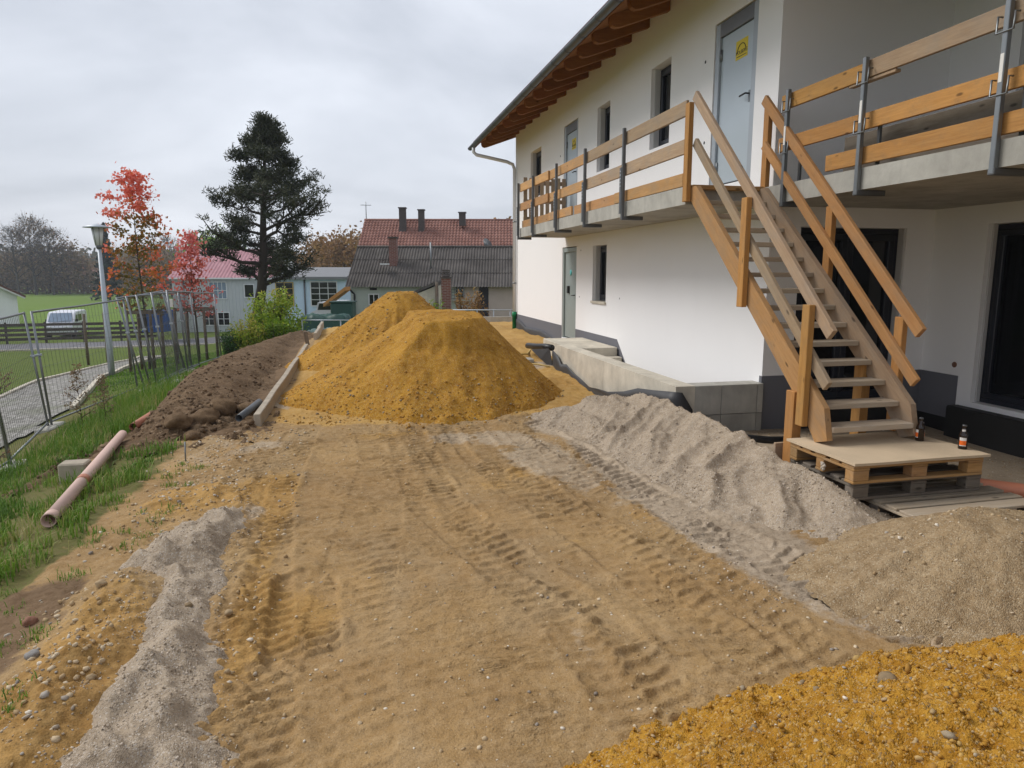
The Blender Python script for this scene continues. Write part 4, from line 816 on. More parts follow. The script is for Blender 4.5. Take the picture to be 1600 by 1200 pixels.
for i in range(1,15):
    z=.1+.16*i; y=5+(z+.1-.415)/.8615
    board('tread',(3.891,y+.105,z-.024),(4.689,y+.105,z-.024),.046,.2,M['tread'],stairs,bev=.004)
board('landing_board',(3.84,7.56,2.50),(4.74,7.56,2.50),.05,.1,M['stairwood'],stairs)
for X,mt in [(3.80,M['stairwood']),(4.775,M['lumber'])]:
    for y,a,b in ([(7.58,2.34,3.42),(6.3,1.2,2.26),(5.24,.22,1.27)] if X<4 else [(7.55,2.30,3.42),(6.33,1.22,2.2),(5.28,.12,1.15)]):
        board('post',(X,y,a),(X,y,b),.1,.058,M['lumber'],stairs,up=(0,1,0))
for X,mt in [(3.856,M['greywood']),(4.722,M['railwood'])]:
    board('handrail',(X,7.56,3.50),(X,4.99,1.03),.11,.045,mt,stairs)
    board('middle_rail',(X,7.52,2.99),(X,5.0,.60),.10,.042,mt,stairs)
board('support_post',(3.83,5.40,-.45),(3.83,5.40,.50),.12,.09,M['lumber'],stairs,up=(0,1,0))
board('support_post',(4.70,5.62,-.45),(4.70,5.62,.72),.12,.09,M['lumber'],stairs,up=(0,1,0))
board('cross_board',(3.74,5.52,-.08),(4.76,5.56,-.08),.16,.03,M['greywood'],stairs)
# ---------------------------------------------------------------- guard rails of the balcony
def clamp_post(X,y,parent,side=-1,top=3.5,strip=True):
    p=box('post',X-.022,X+.022,y-.022,y+.022,2.27,top,M['galvdark'] if strip else M['galv'],parent,.004)
    if strip:
        s=box('slotted_plate',X-.030,X-.0225,y+.0,y+.07,2.35,2.98,M['galvdark'],p,.003)
        for k in range(5): box('slot_edge',X-.034,X-.0302,y+.018,y+.05,2.72+.05*k,2.735+.05*k,M['galvlight'],s,0)
    box('clamp_foot',X-.02,X+.30,y-.03,y+.03,2.262,2.311,M['galvdark'],p,.004)
    return p
gl=thing('guard_rail',(3.77,11.6,ZT),'long temporary guard rail of weathered boards along the balcony above the grey-green door','guard rail')
for y in (9.44,11.1,12.72,14.42,15.7): clamp_post(3.765,y,gl)
def rail(y0,y1,z,w,X,mat,parent,dz=0,t=.034): return board('board',(X,y0,z),(X,y1,z+dz),w,t,mat,parent)
for a,b,dz in [(7.66,11.2,-.02),(11.0,13.6,.0),(13.4,15.72,.01)]:
    m_=M['greywood'] if a<11 else M['stairwood']
    X=3.815 if a!=11.0 else 3.852
    rail(a,b,3.385,.17,X,m_,gl,dz); rail(a+.02,b+(.05 if b<15 else 0),2.965,.165,X,m_,gl,dz)
for a,b,X in [(7.72,9.9,3.83),(9.75,11.9,3.866),(11.95,13.4,3.83),(13.42,15.7,3.866)]: rail(a,b,2.60,.15,X,M['stairwood'],gl)
gr=thing('guard_rail',(4.75,5.6,ZT),'temporary guard rail of orange boards on the balcony above the pallets','guard rail')
for y in (7.1,5.92,4.46,3.0,1.6):
    p=clamp_post(4.72,y,gr,strip=False,top=3.5)
    for z in (3.29,2.85):
        tube('hook',[(4.74,y-.07,z+.1),(4.70,y-.07,z+.1),(4.695,y-.07,z-.02),(4.695,y+.07,z-.02),(4.70,y+.07,z+.1),(4.74,y+.07,z+.1)],.008,M['galv'],p,n=6)
    box('label_strip',4.6965,4.6979,y-.015,y+.015,2.92,3.12,M['paper'],p,0)
    box('rear_post',4.84,4.87,y-.10,y-.07,2.5,2.98,M['galvdark'],p,.003)
for a,b,z,X,w,m_ in [(7.28,5.97,3.395,4.775,.155,'lumber'),(5.99,4.3,3.405,4.775,.155,'greywood'),(4.28,1.2,3.41,4.775,.16,'lumber'),(7.3,6.02,2.945,4.775,.15,'lumber'),(6.05,1.4,2.95,4.811,.15,'lumber'),(6.46,4.0,2.63,4.775,.155,'lumber'),(3.98,1.2,2.63,4.775,.155,'lumber')]:
    rail(a,b,z,w,X,M[m_],gr)
rail(6.2,5.6,3.31,.03,4.80,M['greywood'],gr,0,.06)
o=board('loose_plank',(5.02,6.5,2.72),(4.98,3.2,2.72),.36,.04,M['palletgrey']); tag(o,'grey weathered plank standing on edge behind the orange guard boards','plank')
for i,(y) in enumerate([15.62]):
    g=thing('slatted_barrier',(4.3,15.62,ZT),'upright slatted wooden barrier closing the far end of the balcony','barrier')
    for k in range(8): x=3.90+k*.128; board('slat',(x,15.6,2.54),(x,15.6,3.62-.01*(k%3)),.085,.022,M['greywood'],g,up=(1,0,0))
    for z in (2.72,3.1,3.5): board('cross_bar',(3.86,15.63,z),(4.86,15.63,z),.09,.024,M['greywood'],g)
# ---------------------------------------------------------------- pallets, plywood and bottles
def pallet(x0,y0,z0,mt,mb,label,rz=0,W=1.2,Dp=.8):
    t=thing('pallet',(x0+W/2,y0+Dp/2,z0),label,'pallet',None,rz); F=WM[t.name]
    bx=lambda n,a,b,c,d,e,f,m_: box(n,a-W/2,b-W/2,c-Dp/2,d-Dp/2,e,f,m_,t,.004,F)
    for c in (0,Dp/2-.05,Dp-.1): bx('bottom_board',0,W,c,c+.1,0,.022,mb)
    for a in (0,W/2-.07,W-.145):
        for c in (0.003,Dp/2-.048,Dp-.098): bx('block',a+.002,a+.143,c,c+.095,.0225,.1,mb)
        bx('cross_board',a,a+.145,0,Dp,.1005,.122,mt)
    for c,w in [(0,.143),(.17,.11),(.33,.14),(.52,.11),(.657,.143)]: bx('top_board',0,W,c,c+w,.1225,.144,mt)
    return t
zg=-.352
pallet(3.93,4.08,zg,M['tread'],M['palletgrey'],'lowest grey pallet, sticking out in front of the other two',.02)
pallet(3.73,4.46,zg+.146,M['palletgrey'],M['palletgrey'],'middle grey pallet under the newer one',0)
pallet(3.69,4.42,zg+.292,M['palletnew'],M['palletnew'],'newer orange pallet on top of the stack, below the plywood',0)
def ply():
    bm=bmesh.new(); bmesh.ops.create_grid(bm,x_segments=24,y_segments=18,size=1)
    for v in bm.verts:
        x,y=v.co.x,v.co.y; v.co=Vector((x*.625,y*.43,.004*math.sin(3*x+1)+.006*(x*x)*(1 if y<0 else .3)))
    me=bpy.data.meshes.new('plywood_sheet'); bm.to_mesh(me); bm.free()
    o=mobj('plywood_sheet',me,M['ply'],None,Matrix.Translation((4.305,4.83,zg+.438+.0215)),False); md=o.modifiers.new('t','SOLIDIFY'); md.thickness=.02; md.offset=-1
    tag(o,'dusty plywood sheet on the pallet stack at the foot of the stairs','plywood')
ply()
o=mobj('rope_knot',None or bpy.data.meshes.new('rope_knot'),None)if False else None
kn=[(3.672+.012*math.sin(3*t),4.75+.03*math.cos(2*t)*math.cos(t*.5),-.005+.022*math.sin(2*t+1)) for t in np.linspace(0,6.28,24)]
o=tube('rope_knot',kn,.012,M['rope'],None,n=8); tag(o,'dirty knotted rag on the side of the top pallet','rope')
def bottle(x,y,rz,label,h=.20):
    zb=zg+.4605
    t=thing('bottle',(x,y,zb),label,'bottle',None,rz); F=WM[t.name]; s=h/.2
    prof=[(.0,0),(.0315,0),(.034,.004),(.034,.108),(.0325,.122),(.026,.142),(.0175,.160),(.0145,.178),(.0145,.186),(.0165,.188),(.0165,.196),(.013,.2),(0,.2)]
    n=20;V=[(r*s*math.cos(2*math.pi*k/n),r*s*math.sin(2*math.pi*k/n),z*s) for r,z in prof for k in range(n)]
    Fq=[(i*n+k,i*n+(k+1)%n,(i+1)*n+(k+1)%n,(i+1)*n+k) for i in range(len(prof)-1) for k in range(n)]
    pydata('glass_body',V,Fq,M['bottle'],t,F,True)
    def lab(nm,a0,a1,z0,z1,mat,r=.0346):
        m=8;V=[(r*s*math.cos(a0+(a1-a0)*k/m),r*s*math.sin(a0+(a1-a0)*k/m),z*s) for z in(z0,z1) for k in range(m+1)]
        return pydata(nm,V,[(k,k+1,m+2+k,m+1+k) for k in range(m)],mat,t,F,True)
    for a in (0,math.pi):
        l=lab('label',a-.75,a+.75,.03,.10,M['paper']); lo=lab('label_band',a-.74,a+.74,.037,.075,M['orangelabel'],.0349); lo.parent=l; lo.matrix_basis=Matrix.Identity(4)
    c=lab('neck_label',-.6,.6,.150,.166,M['paper'],.0222)
    tube('crown_cap',[(0,0,.192*s),(0,0,.202*s)],.0175*s,M['galvdark'],t,n=16,M=F)
bottle(4.74,4.92,R_(-20),'brown glass bottle right against the stair stringer, label turned aside')
bottle(4.86,4.60,R_(-140),'brown glass bottle with orange label near the plywood corner')
o=tube('drain_pipe',[(6.6,3.6,-.31),(5.35,4.75,-.30),(4.3,5.9,-.32),(3.75,6.5,-.34)],.068,M['terracotta2'],None,n=18); tag(o,'reddish drain pipe lying on the gravel behind the pallets','drain pipe')
o=tube('black_hose',[(3.95,7.3,-.3),(4.2,7.05,-.33),(4.6,6.9,-.36),(5.0,6.9,-.38)],.05,M['black'],None,n=10); tag(o,'black drain hose end at the foot of the concrete wall','hose')
# ---------------------------------------------------------------- kerb, pipes on the left
kb=thing('kerb',(-1.15,14,-.4),'long pale concrete kerb set on edge between soil bank and sand heaps','kerb')
ys=[8.95,10.0,10.6,11.6,12.6,13.6,14.6,15.6,16.6,17.6]
for i,(a,b) in enumerate(zip(ys[:-1],ys[1:])):
    x0=-1.18+.006*math.sin(i*2.1);x1=-1.18+.006*math.sin(i*2.1+1.4)
    x0+=.012*(a-9);x1+=.012*(b-9)
    board('kerb_stone',(x0,a+.004,-.315+.004*math.sin(i*1.7)),(x1,b-.004,-.315+.004*math.sin(i*1.7+1)),.24,.085,M['concrete_kerb'],kb,bev=.008)
for a,b in [(20.2,22.4),(22.4,24.6)]: board('kerb_stone',(-1.0,a,-.27),(-.96,b-.01,-.25),.24,.085,M['concrete_kerb'],kb,bev=.008)
o=board('marker_peg',(-1.12,19.0,-.5),(-1.18,18.9,.0),.10,.03,M['palletgrey'],None,up=(1,0,0)); tag(o,'short leaning wooden peg by the kerb line','peg')
def hollow(name,p0,p1,r,mat,parent=None,n=24):
    p0=Vector(p0);p1=Vector(p1); V1,F1=tubegeo([p0,p1],r,n,False); V2,F2=tubegeo([p0,p1],r*.93,n,False)
    V=V1+V2;F=F1+[tuple(i+2*n for i in q[::-1]) for q in F2]
    for e in (0,1):
        for k in range(n): a,b=e*n+k,e*n+(k+1)%n; F.append((a,b,b+2*n,a+2*n) if e else (b,a,a+2*n,b+2*n))
    return pydata(name,V,F,mat,parent,None,True)
pz0=zs(-2.36,5.88)+.04;pz1=zs(-2.79,9.6)+.12
pp=thing('drain_pipe',(-2.5,7.6,-.5),'long dusty pink drain pipe lying on the grass','drain pipe')
A_=Vector((-2.36,5.88,pz0+.03));B_=Vector((-2.83,9.35,zs(-2.83,9.35)+.09))
hollow('pipe_tube',A_,B_,.052,M['terracotta'],pp)
for t in (.0,.33): 
    q=A_.lerp(B_,t);q2=A_.lerp(B_,t+.035); hollow('pipe_socket',q,q2,.056,M['terracotta'] if t==0 else M['terracotta2'],pp)
o=hollow('drain_pipe',(-3.05,10.55,zs(-3.05,10.55)+.04),(-3.0,11.3,zs(-3.0,11.3)+.05),.055,M['terracotta2']); tag(o,'short orange pipe half buried in the toe of the soil bank','drain pipe')
o=hollow('drain_pipe',(-1.42,9.12,-.27),(-1.27,9.95,-.22),.045,M['greypipe']); tag(o,'short dark grey pipe lying beside the kerb end','pipe')
o=tube('iron_rod',[(-1.72,7.55,-.45),(-1.71,7.55,-.18)],.008,M['galv']); tag(o,'thin iron survey rod standing in the gravel','rod')
x,y=-2.87,7.9; o=box('concrete_block',x-.13,x+.13,y-.1,y+.1,zs(x,y)-.05,zs(x,y)+.18,M['concrete_kerb'],None,.015); tag(o,'mossy concrete block standing in the long grass','block')
x,y=-3.55,15.9; o=box('concrete_block',x-.2,x+.2,y-.15,y+.15,zs(x,y)-.05,zs(x,y)+.14,M['concrete'],None,.02); tag(o,'flat concrete fence foot beside the soil bank','block')
# ---------------------------------------------------------------- path, road
def drape_poly(name,poly,res,off,mat,label,cat):
    xs=[p[0] for p in poly];yy=[p[1] for p in poly];X,Y=np.meshgrid(np.arange(min(xs)-res,max(xs)+2*res,res),np.arange(min(yy)-res,max(yy)+2*res,res))
    e=edgedist(X,Y,poly);Z=hb(X,Y)+off+.03*fbm(X*.5,Y*.5,77,3)
    ny,nx=X.shape;idx=np.arange(nx*ny).reshape(ny,nx);Fq=np.stack([idx[:-1,:-1],idx[:-1,1:],idx[1:,1:],idx[1:,:-1]],-1).reshape(-1,4)
    Fq=Fq[(e.ravel()[Fq]>-res*.3).all(1)];used=np.unique(Fq);re=np.full(nx*ny,-1);re[used]=np.arange(len(used))
    o=mobj(name,npmesh(name,np.stack([X,Y,Z],-1).reshape(-1,3)[used],re[Fq],None,True),mat); return tag(o,label,cat,kind='structure')
PATH=[(-8.66,19.64),(-9.8,24.8),(-10.11,30.94),(-10.6,39),(-9.5,39),(-9.0,35),(-8.33,28.09),(-7.59,23.71),(-6.24,18.51),(-5.55,15.44),(-5.5,13.2),(-5.9,11.2),(-7.5,7),(-11,7),(-11,14)]
drape_poly('path',PATH,.12,.035,M['path'],'grey gravel footpath past the lamp post','path')
def kerbline(pts,label):
    t=thing('path_edging',(*pts[0],float(hb(*pts[0]))),label,'edging')
    for (ax,ay),(bx,by) in zip(pts[:-1],pts[1:]):
        n=max(1,int(math.dist((ax,ay),(bx,by))/1.0))
        for k in range(n):
            a=(ax+(bx-ax)*k/n,ay+(by-ay)*k/n);b=(ax+(bx-ax)*(k+.97)/n,ay+(by-ay)*(k+.97)/n)
            board('edging_stone',(*a,float(hb(*a))+.04),(*b,float(hb(*b))+.04),.12,.12,M['concrete_warm'],t,bev=.01)
kerbline([(-10.6,39),(-10.11,30.94),(-9.8,24.8),(-8.66,19.64),(-11,14)],'pale stone edging of the path on its lawn side')
kerbline([(-9.5,39),(-9.0,35),(-8.33,28.09),(-7.59,23.71),(-6.24,18.51),(-5.55,15.44)],'pale curved stone edging of the path beside the lamp post')
ROAD=[(-60,44),(-30,47.5),(-12,50),(-6,52),(8,57),(8,61.5),(-6,58.5),(-14,56),(-30,53.5),(-60,50)]
drape_poly('road',ROAD,.4,.05,M['asphalt'],'grey asphalt road in front of the metal-clad building','road')
kerbline([(-40,46.2),(-30,47.45),(-12,49.9),(-6,51.9)],'pale kerb of the asphalt road')
# ---------------------------------------------------------------- temporary mesh fence
def fence_panel(a,b,label,lean=(0,0),h=2.0,dense=True,group=None):
    (ax,ay),(bx,by)=a,b; za=float(hb(ax,ay))+.06;zb=float(hb(bx,by))+.06
    t=thing('fence_panel',((ax+bx)/2,(ay+by)/2,min(za,zb)-.06),label,'fence panel',group)
    A=Vector((ax,ay,za));B=Vector((bx,by,zb));L=Vector((lean[0],lean[1],0)); up=Vector((0,0,h))+L
    tube('post',[A-Vector((0,0,.08)),A+up],.021,M['galv'],t); tube('post',[B-Vector((0,0,.08)),B+up],.021,M['galv'],t)
    tube('top_rail',[A+up*.99,(A+B)/2+up*.985,B+up*.99],.018,M['galv'],t); tube('bottom_rail',[A+up*.03,B+up*.03],.018,M['galv'],t)
    w=[];n=int((B-A).length/.11)
    for k in range(1,n): p=A.lerp(B,k/n); w.append(([p+up*.03,p+up*.99],.0028))
    for k in range(1,8): w.append(([A+up*(.03+.96*k/8),B+up*(.03+.96*k/8)],.0026))
    tubes('wire_mesh',w,M['galvdark'],t,n=3)
    mid=A+up*.62; box('coupling',mid.x-.035,mid.x+.035,mid.y-.035,mid.y+.035,mid.z-.02,mid.z+.02,M['galvlight'],t,.005)
    foot=box('foot_block',ax-.12,ax+.12,ay-.3,ay+.3,za-.14,za-.0,M['concrete'],t,.02)
    return t
fence_panel((-4.69,10.75),(-4.35,7.4),'mesh fence panel ending at the tall grass before the concrete block',(-.2,0))
fence_panel((-5.25,13.5),(-4.72,10.8),'mesh fence panel in front of the open gravel of the path',(-.2,.02))
fence_panel((-5.22,13.56),(-4.62,16.55),'mesh fence panel in front of the lamp post',(-.15,.05))
fence_panel((-4.45,16.5),(-4.05,18.6),'leaning mesh fence panel, first of the bunch at the soil bank',(-.42,.0))
fence_panel((-4.25,16.7),(-4.25,19.3),'leaning mesh fence panel, middle of the bunch at the soil bank',(-.30,.05))
fence_panel((-4.36,16.6),(-4.16,19.0),'leaning mesh fence panel, second of the bunch at the soil bank',(-.36,.03))
fence_panel((-4.12,17.0),(-4.12,19.6),'slightly leaning mesh fence panel, fourth of the bunch at the soil bank',(-.2,.05))
fence_panel((-3.95,17.3),(-4.0,19.9),'upright mesh fence panel, last of the bunch at the soil bank',(-.12,.05))
fence_panel((-4.1,19.0),(-3.9,22.6),'mesh fence panel in front of the staked red maple',(-.1,.0))
o=box('notice_sheet',-3.99,-3.93,17.2,17.22,1.05-.3,1.05-.12,M['paper']); tag(o,'small white notice on the bunched fence panels','notice')
# ---------------------------------------------------------------- lamp post
lz=float(hb(-7.5,24.3)); lp=thing('lamp_post',(-7.5,24.3,lz),'pale grey park lamp post with disc hat and glass lantern','lamp post')
tube('pole',[(-7.5,24.3,lz-.1),(-7.5,24.3,lz+1.0),(-7.53,24.3,lz+4.0)],[.095,.09,.055],M['galvlight'],lp,n=14)
lx=-7.53
tube('collar',[(lx,24.3,lz+3.98),(lx,24.3,lz+4.08)],[.07,.10],M['galvdark'],lp,n=14)
lan=tube('lantern_glass',[(lx,24.3,lz+4.08),(lx,24.3,lz+4.62)],[.10,.175],M['lampglass'],lp,n=12)
for k in range(6):
    a=2*math.pi*k/6; tube('lantern_bar',[(lx+.102*math.cos(a),24.3+.102*math.sin(a),lz+4.08),(lx+.178*math.cos(a),24.3+.178*math.sin(a),lz+4.62)],.009,M['galv'],lan,n=5)
tube('hat',[(lx,24.3,lz+4.62),(lx,24.3,lz+4.64),(lx,24.3,lz+4.70),(lx,24.3,lz+4.74)],[.40,.40,.16,.03],M['galvlight'],lp,n=24)
# ---------------------------------------------------------------- leaf and tree builders
def leafquads(P,size,aspect=.6,upbias=0.,rg=None):
    rg=rg or rng; n=len(P); a=rg.normal(size=(n,3)); a/=np.linalg.norm(a,axis=1)[:,None]
    b=rg.normal(size=(n,3)); b[:,2]+=upbias; b-=a*(a*b).sum(1)[:,None]; b/=np.linalg.norm(b,axis=1)[:,None]+1e-9
    s=(size*rg.uniform(.6,1.3,n))[:,None]; a=a*s; b=b*s*aspect
    V=np.stack([P-a,P-b*.9,P+a,P+b*.9],1).reshape(-1,3); return V,np.arange(4*n).reshape(n,4)
def needles(P,Dr,ln,wd,rg):
    """thin upright quads along directions Dr"""
    n=len(P); s=rg.normal(size=(n,3)); s-=Dr*(s*Dr).sum(1)[:,None]; s/=np.linalg.norm(s,axis=1)[:,None]+1e-9
    V=np.stack([P-s*wd,P+s*wd,P+Dr*ln[:,None]+s*wd*.4,P+Dr*ln[:,None]-s*wd*.4],1).reshape(-1,3); return V,np.arange(4*n).reshape(n,4)
def branch_tree(base,h,limbs,lf,rg,r0,lean=(0,0),start=.15,droop=0.,sub=3,sublen=.35,wig=.08,upl=.3,skew=0.,lv=.65):
    """returns tube list and tip points; lf(t) = limb length at height fraction t"""
    base=np.array(base,float); T=[]; tips=[]
    N=9; tr=[base+np.array([lean[0]*t+wig*math.sin(5*t+1)*h*.1,lean[1]*t,h*t]) for t in np.linspace(0,1,N)]
    T.append(([Vector(p) for p in tr],[r0*(1-.93*t) for t in np.linspace(0,1,N)]))
    for k in range(limbs):
        t=start+(1-start)*((k+rg.random()*.8)/limbs)**.9; t=min(t,.985); i=t*(N-1); p=tr[int(i)]+(tr[min(int(i)+1,N-1)]-tr[int(i)])*(i%1)
        az=k*2.4+rg.uniform(-.5,.5); L=lf(t)*rg.uniform(lv,1.12)*(1+skew*math.cos(az)); d=np.array([math.cos(az),math.sin(az),upl+rg.uniform(-.15,.2)])
        pts=[p];m=5
        for j in range(1,m+1):
            s=j/m; pts.append(p+d*L*s+np.array([0,0,droop*L*s*s])+rg.normal(size=3)*L*.035)
        rr=max(r0*(1-t)*.55,.008)
        T.append(([Vector(q) for q in pts],[rr*(1-.8*s) for s in np.linspace(0,1,m+1)]))
        for j in range(2,m+1): tips.append((pts[j],t,j/m,d))
        for q in range(sub):
            s0=rg.uniform(.35,.95); i=s0*m; b=pts[int(i)]+(pts[min(int(i)+1,m)]-pts[int(i)])*(i%1)
            d2=d*.6+rg.normal(size=3)*.6; d2[2]=abs(d2[2])*.6+upl*.3; d2/=np.linalg.norm(d2); L2=L*sublen*rg.uniform(.6,1.2)
            e_=b+d2*L2; mid=(b+e_)/2+rg.normal(size=3)*L2*.06
            T.append(([Vector(b),Vector(mid),Vector(e_)],[rr*.45,rr*.3,rr*.12])); tips.append((e_,t,1.,d2)); tips.append((mid,t,.7,d2))
    return T,tips
def crown_obj(name,V,F,tint,mat,parent): return mobj(name,npmesh(name,V,F,dict(tint=np.repeat(tint,4))),mat,parent)
# big dark pine
def pine():
    rg=np.random.default_rng(9); bx,by=-4.86,40.1; bz=float(hb(bx,by)); H=9.45-bz
    t0=thing('pine_tree',(bx,by,bz),'tall dark pine with irregular open crown beside the metal-clad building','pine tree')
    Lz=[(.8,2.2),(1.5,2.9),(2.5,3.3),(3.5,3.7),(4.5,3.9),(5.5,3.3),(6.5,2.6),(7.5,1.7),(8.5,.95),(9.4,.35)]
    lf=lambda t: .94*float(np.interp(bz+H*t,[a for a,_ in Lz],[b for _,b in Lz]))
    T,tips=branch_tree((bx,by,bz-.2),H,42,lf,rg,.34,lean=(.95,0),start=.24,droop=.05,sub=8,sublen=.40,upl=.28,skew=.2,lv=.5)
    for i in range(len(T[0][0])):   # trunk swings out at the foot
        q=T[0][0][i]; q.x+=-.35*math.exp(-((q.z-bz)/2.2)**2)*1.0
    tubes('trunk',T,M['bark'],t0,n=7)
    P=[];Dr=[];tn=[]
    for p,t,s,d in tips:
        if s<.5 and rg.random()<.6: continue
        nb=rg.integers(26,46)
        c=p+rg.normal(size=3)*.09; u=rg.normal(size=(nb,3)); u[:,2]=np.abs(u[:,2])*.8+.15; u/=np.linalg.norm(u,axis=1)[:,None]
        P.append(c+rg.normal(size=(nb,3))*np.array([.17,.17,.13])); Dr.append(u); tn.append(np.clip(.3+.2*rg.random(nb)+.35*rg.random()+.15*(u[:,2]-.5),0,1))
    P=np.concatenate(P);Dr=np.concatenate(Dr);V,F=needles(P,Dr,rg.uniform(.14,.26,len(P)),.028,rg); crown_obj('crown',V,F,np.concatenate(tn),M['pine'],t0)
pine()
# maples with wooden stakes
def maple(bx,by,H,rad,label,mat,seed,nl,z0,leaf=.075):
    rg=np.random.default_rng(seed); bz=float(hb(bx,by)); t0=thing('maple_tree',(bx,by,bz),label,'maple tree')
    lf=lambda t: rad*(1.15*np.interp(t,[.28,.4,.55,.62,.75,.88,1],[.55,.95,1,.65,.75,.42,.15]))
    T,tips=branch_tree((bx,by,bz-.1),H,34,lf,rg,.05,start=z0,droop=-.12,sub=5,sublen=.45,upl=.35)
    tubes('trunk',T,M['barkgrey'],t0,n=6); P=[];tn=[]
    for p,t,s,d in tips:
        nb=rg.integers(*nl); q=p+rg.normal(size=(nb,3))*np.array([.15,.15,.085]); P.append(q)
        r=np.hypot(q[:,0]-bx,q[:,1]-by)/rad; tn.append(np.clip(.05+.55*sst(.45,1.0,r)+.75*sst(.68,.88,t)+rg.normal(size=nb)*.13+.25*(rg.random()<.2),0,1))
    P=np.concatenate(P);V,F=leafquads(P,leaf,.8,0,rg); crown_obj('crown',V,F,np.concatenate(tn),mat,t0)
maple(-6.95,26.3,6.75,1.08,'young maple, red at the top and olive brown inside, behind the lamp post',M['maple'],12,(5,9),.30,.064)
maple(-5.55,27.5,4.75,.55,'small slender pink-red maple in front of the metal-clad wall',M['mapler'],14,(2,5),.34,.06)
def stakes(cx,cy,r,h,label,n=4,group=None):
    z=float(hb(cx,cy)); t=thing('tree_stakes',(cx,cy,z),label,'tree stakes')
    P=[(cx+r*math.cos(a),cy+r*math.sin(a)) for a in np.linspace(.6,.6+2*math.pi,n,endpoint=False)]
    for x,y in P: tube('stake',[(x*1.0+.04*(x-cx),y,z-.3),(x,y,z+h)],.05,M['oldpost'],t,n=8)
    for i in range(n): a,b=P[i],P[(i+1)%n]; board('cross_bar',(*a,z+h-.08),(*b,z+h-.08),.10,.05,M['oldpost'],t)
stakes(-6.95,26.3,.55,2.1,'dark wooden stakes round the young maple behind the lamp post')
stakes(-5.55,27.5,.72,2.0,'dark wooden stakes with half-log ring round the slender red maple')
o=None
for x,y,lb in [(-10.6,34.0,'dark wooden post on the lawn, first behind the lamp post'),(-11.6,34.6,'slimmer dark wooden post on the lawn beyond the first one')]:
    z=float(hb(x,y)); o=tube('wooden_post',[(x,y,z-.2),(x,y,z+2.3)],.06,M['oldpost'],None,n=8); tag(o,lb,'post')
# ---------------------------------------------------------------- grass and weeds
def blades(name,pts,h0,h1,wd,label,mat,tintf=None,bend=.5):
    n=len(pts);z=surf(pts[:,0],pts[:,1]);az=rng.uniform(0,6.283,n);h=rng.uniform(h0,h1,n);b=rng.uniform(.1,bend,n)*h
    dx,dy=np.cos(az),np.sin(az);sx,sy=-dy*wd,dx*wd;B=np.stack([pts[:,0],pts[:,1],z-.01],-1)
    o1=np.stack([sx,sy,0*sx],-1);mid=B+np.stack([dx*b*.35,dy*b*.35,h*.6],-1);tip=B+np.stack([dx*b,dy*b,h*(1-.35*b/h)],-1)
    V=np.stack([B-o1,B+o1,mid+o1*.8,mid-o1*.8,tip],1).reshape(-1,3);i=5*np.arange(n)
    F=np.concatenate([np.stack([i,i+1,i+2],-1),np.stack([i,i+2,i+3],-1),np.stack([i+3,i+2,i+4],-1)])
    tn=np.clip(rng.beta(2,2.6,n) if tintf is None else tintf(pts[:,0],pts[:,1]),0,1)
    o=mobj(name,npmesh(name,V,F,dict(tint=np.repeat(tn,5))),mat); return tag(o,label,'grass',kind='stuff')
def clump(n,cl,x0,x1,y0,y1,sd,dens):
    c=scatter(cl,x0,x1,y0,y1,dens); k=rng.integers(0,len(c),n); return c[k]+rng.normal(size=(n,2))*sd
gd=lambda x,y: ((x<-2.02+.12*fbm(x*1.5,y*1.5,33,3)-.3*sst(5.3,4.4,y))&((x<-2.75)|(y<8.7))&((y<8.3)|(x<-3.1)))*sst(-5.2,-4.2,x)
p=clump(15500,680,-5,-1.7,2.2,12.5,.06,gd); blades('long_grass',p,.05,.19,.0045,'long uncut grass between the fence and the pink pipe',M['grassblade'],lambda x,y:np.clip(.5+.7*fbm(x*1.1,y*1.1,101,3)+rng.normal(size=len(x))*.2,0,1),.9)
p=clump(5000,420,-4.6,-3.1,10,17,.06,None); blades('long_grass',p,.12,.4,.0045,'taller mixed grass along the fence foot by the soil bank',M['grassblade'],lambda x,y:np.clip(.45+.3*fbm(x,y,103,3)+rng.normal(size=len(x))*.2,0,1),.7)
p=clump(1500,46,-2.4,-1.45,3.0,7.6,.04,None); blades('sparse_grass',p,.02,.07,.003,'sparse grass shoots on the sandy yard edge',M['grassblade'],None,.9)
p=scatter(30000,-9.5,-2.6,17,34,lambda x,y:(edgedist(x,y,PATH)<-.1)*np.where(x>-3.2,0,1)*(edgedist(x,y,SOIL)<0)); blades('lawn_grass',p,.03,.085,.008,'short lawn beside the path',M['grassblade'],lambda x,y:np.clip(.30+.3*fbm(x*.6,y*.6,104,3)+rng.normal(size=len(x))*.1,0,1),.6)
def weed(x,y,h,label,seed):
    rg=np.random.default_rng(seed); z=zs(x,y); t=thing('dry_weed',(x,y,z),label,'weed')
    T,tips=branch_tree((x,y,z),h,14,lambda q:.28*h*(1.1-q),rg,.006,start=.2,sub=2,sublen=.4,upl=.7)
    tubes('stalk',T,M['twig'],t,n=4); P=np.concatenate([p+rg.normal(size=(4,3))*.03 for p,_,s,_ in tips]); V,F=leafquads(P,.018,.6,0,rg); crown_obj('leaves',V,F,rg.random(len(P))*.7+.2,M['autumn'],t)
weed(-4.2,12.0,1.1,'tall dry brown weed with bare side stems at the fence',31); weed(-4.05,12.6,.8,'shorter dry weed beside the tall one',32); weed(-4.45,9.6,1.0,'thin dry weed stalk before the gravel of the path',33)
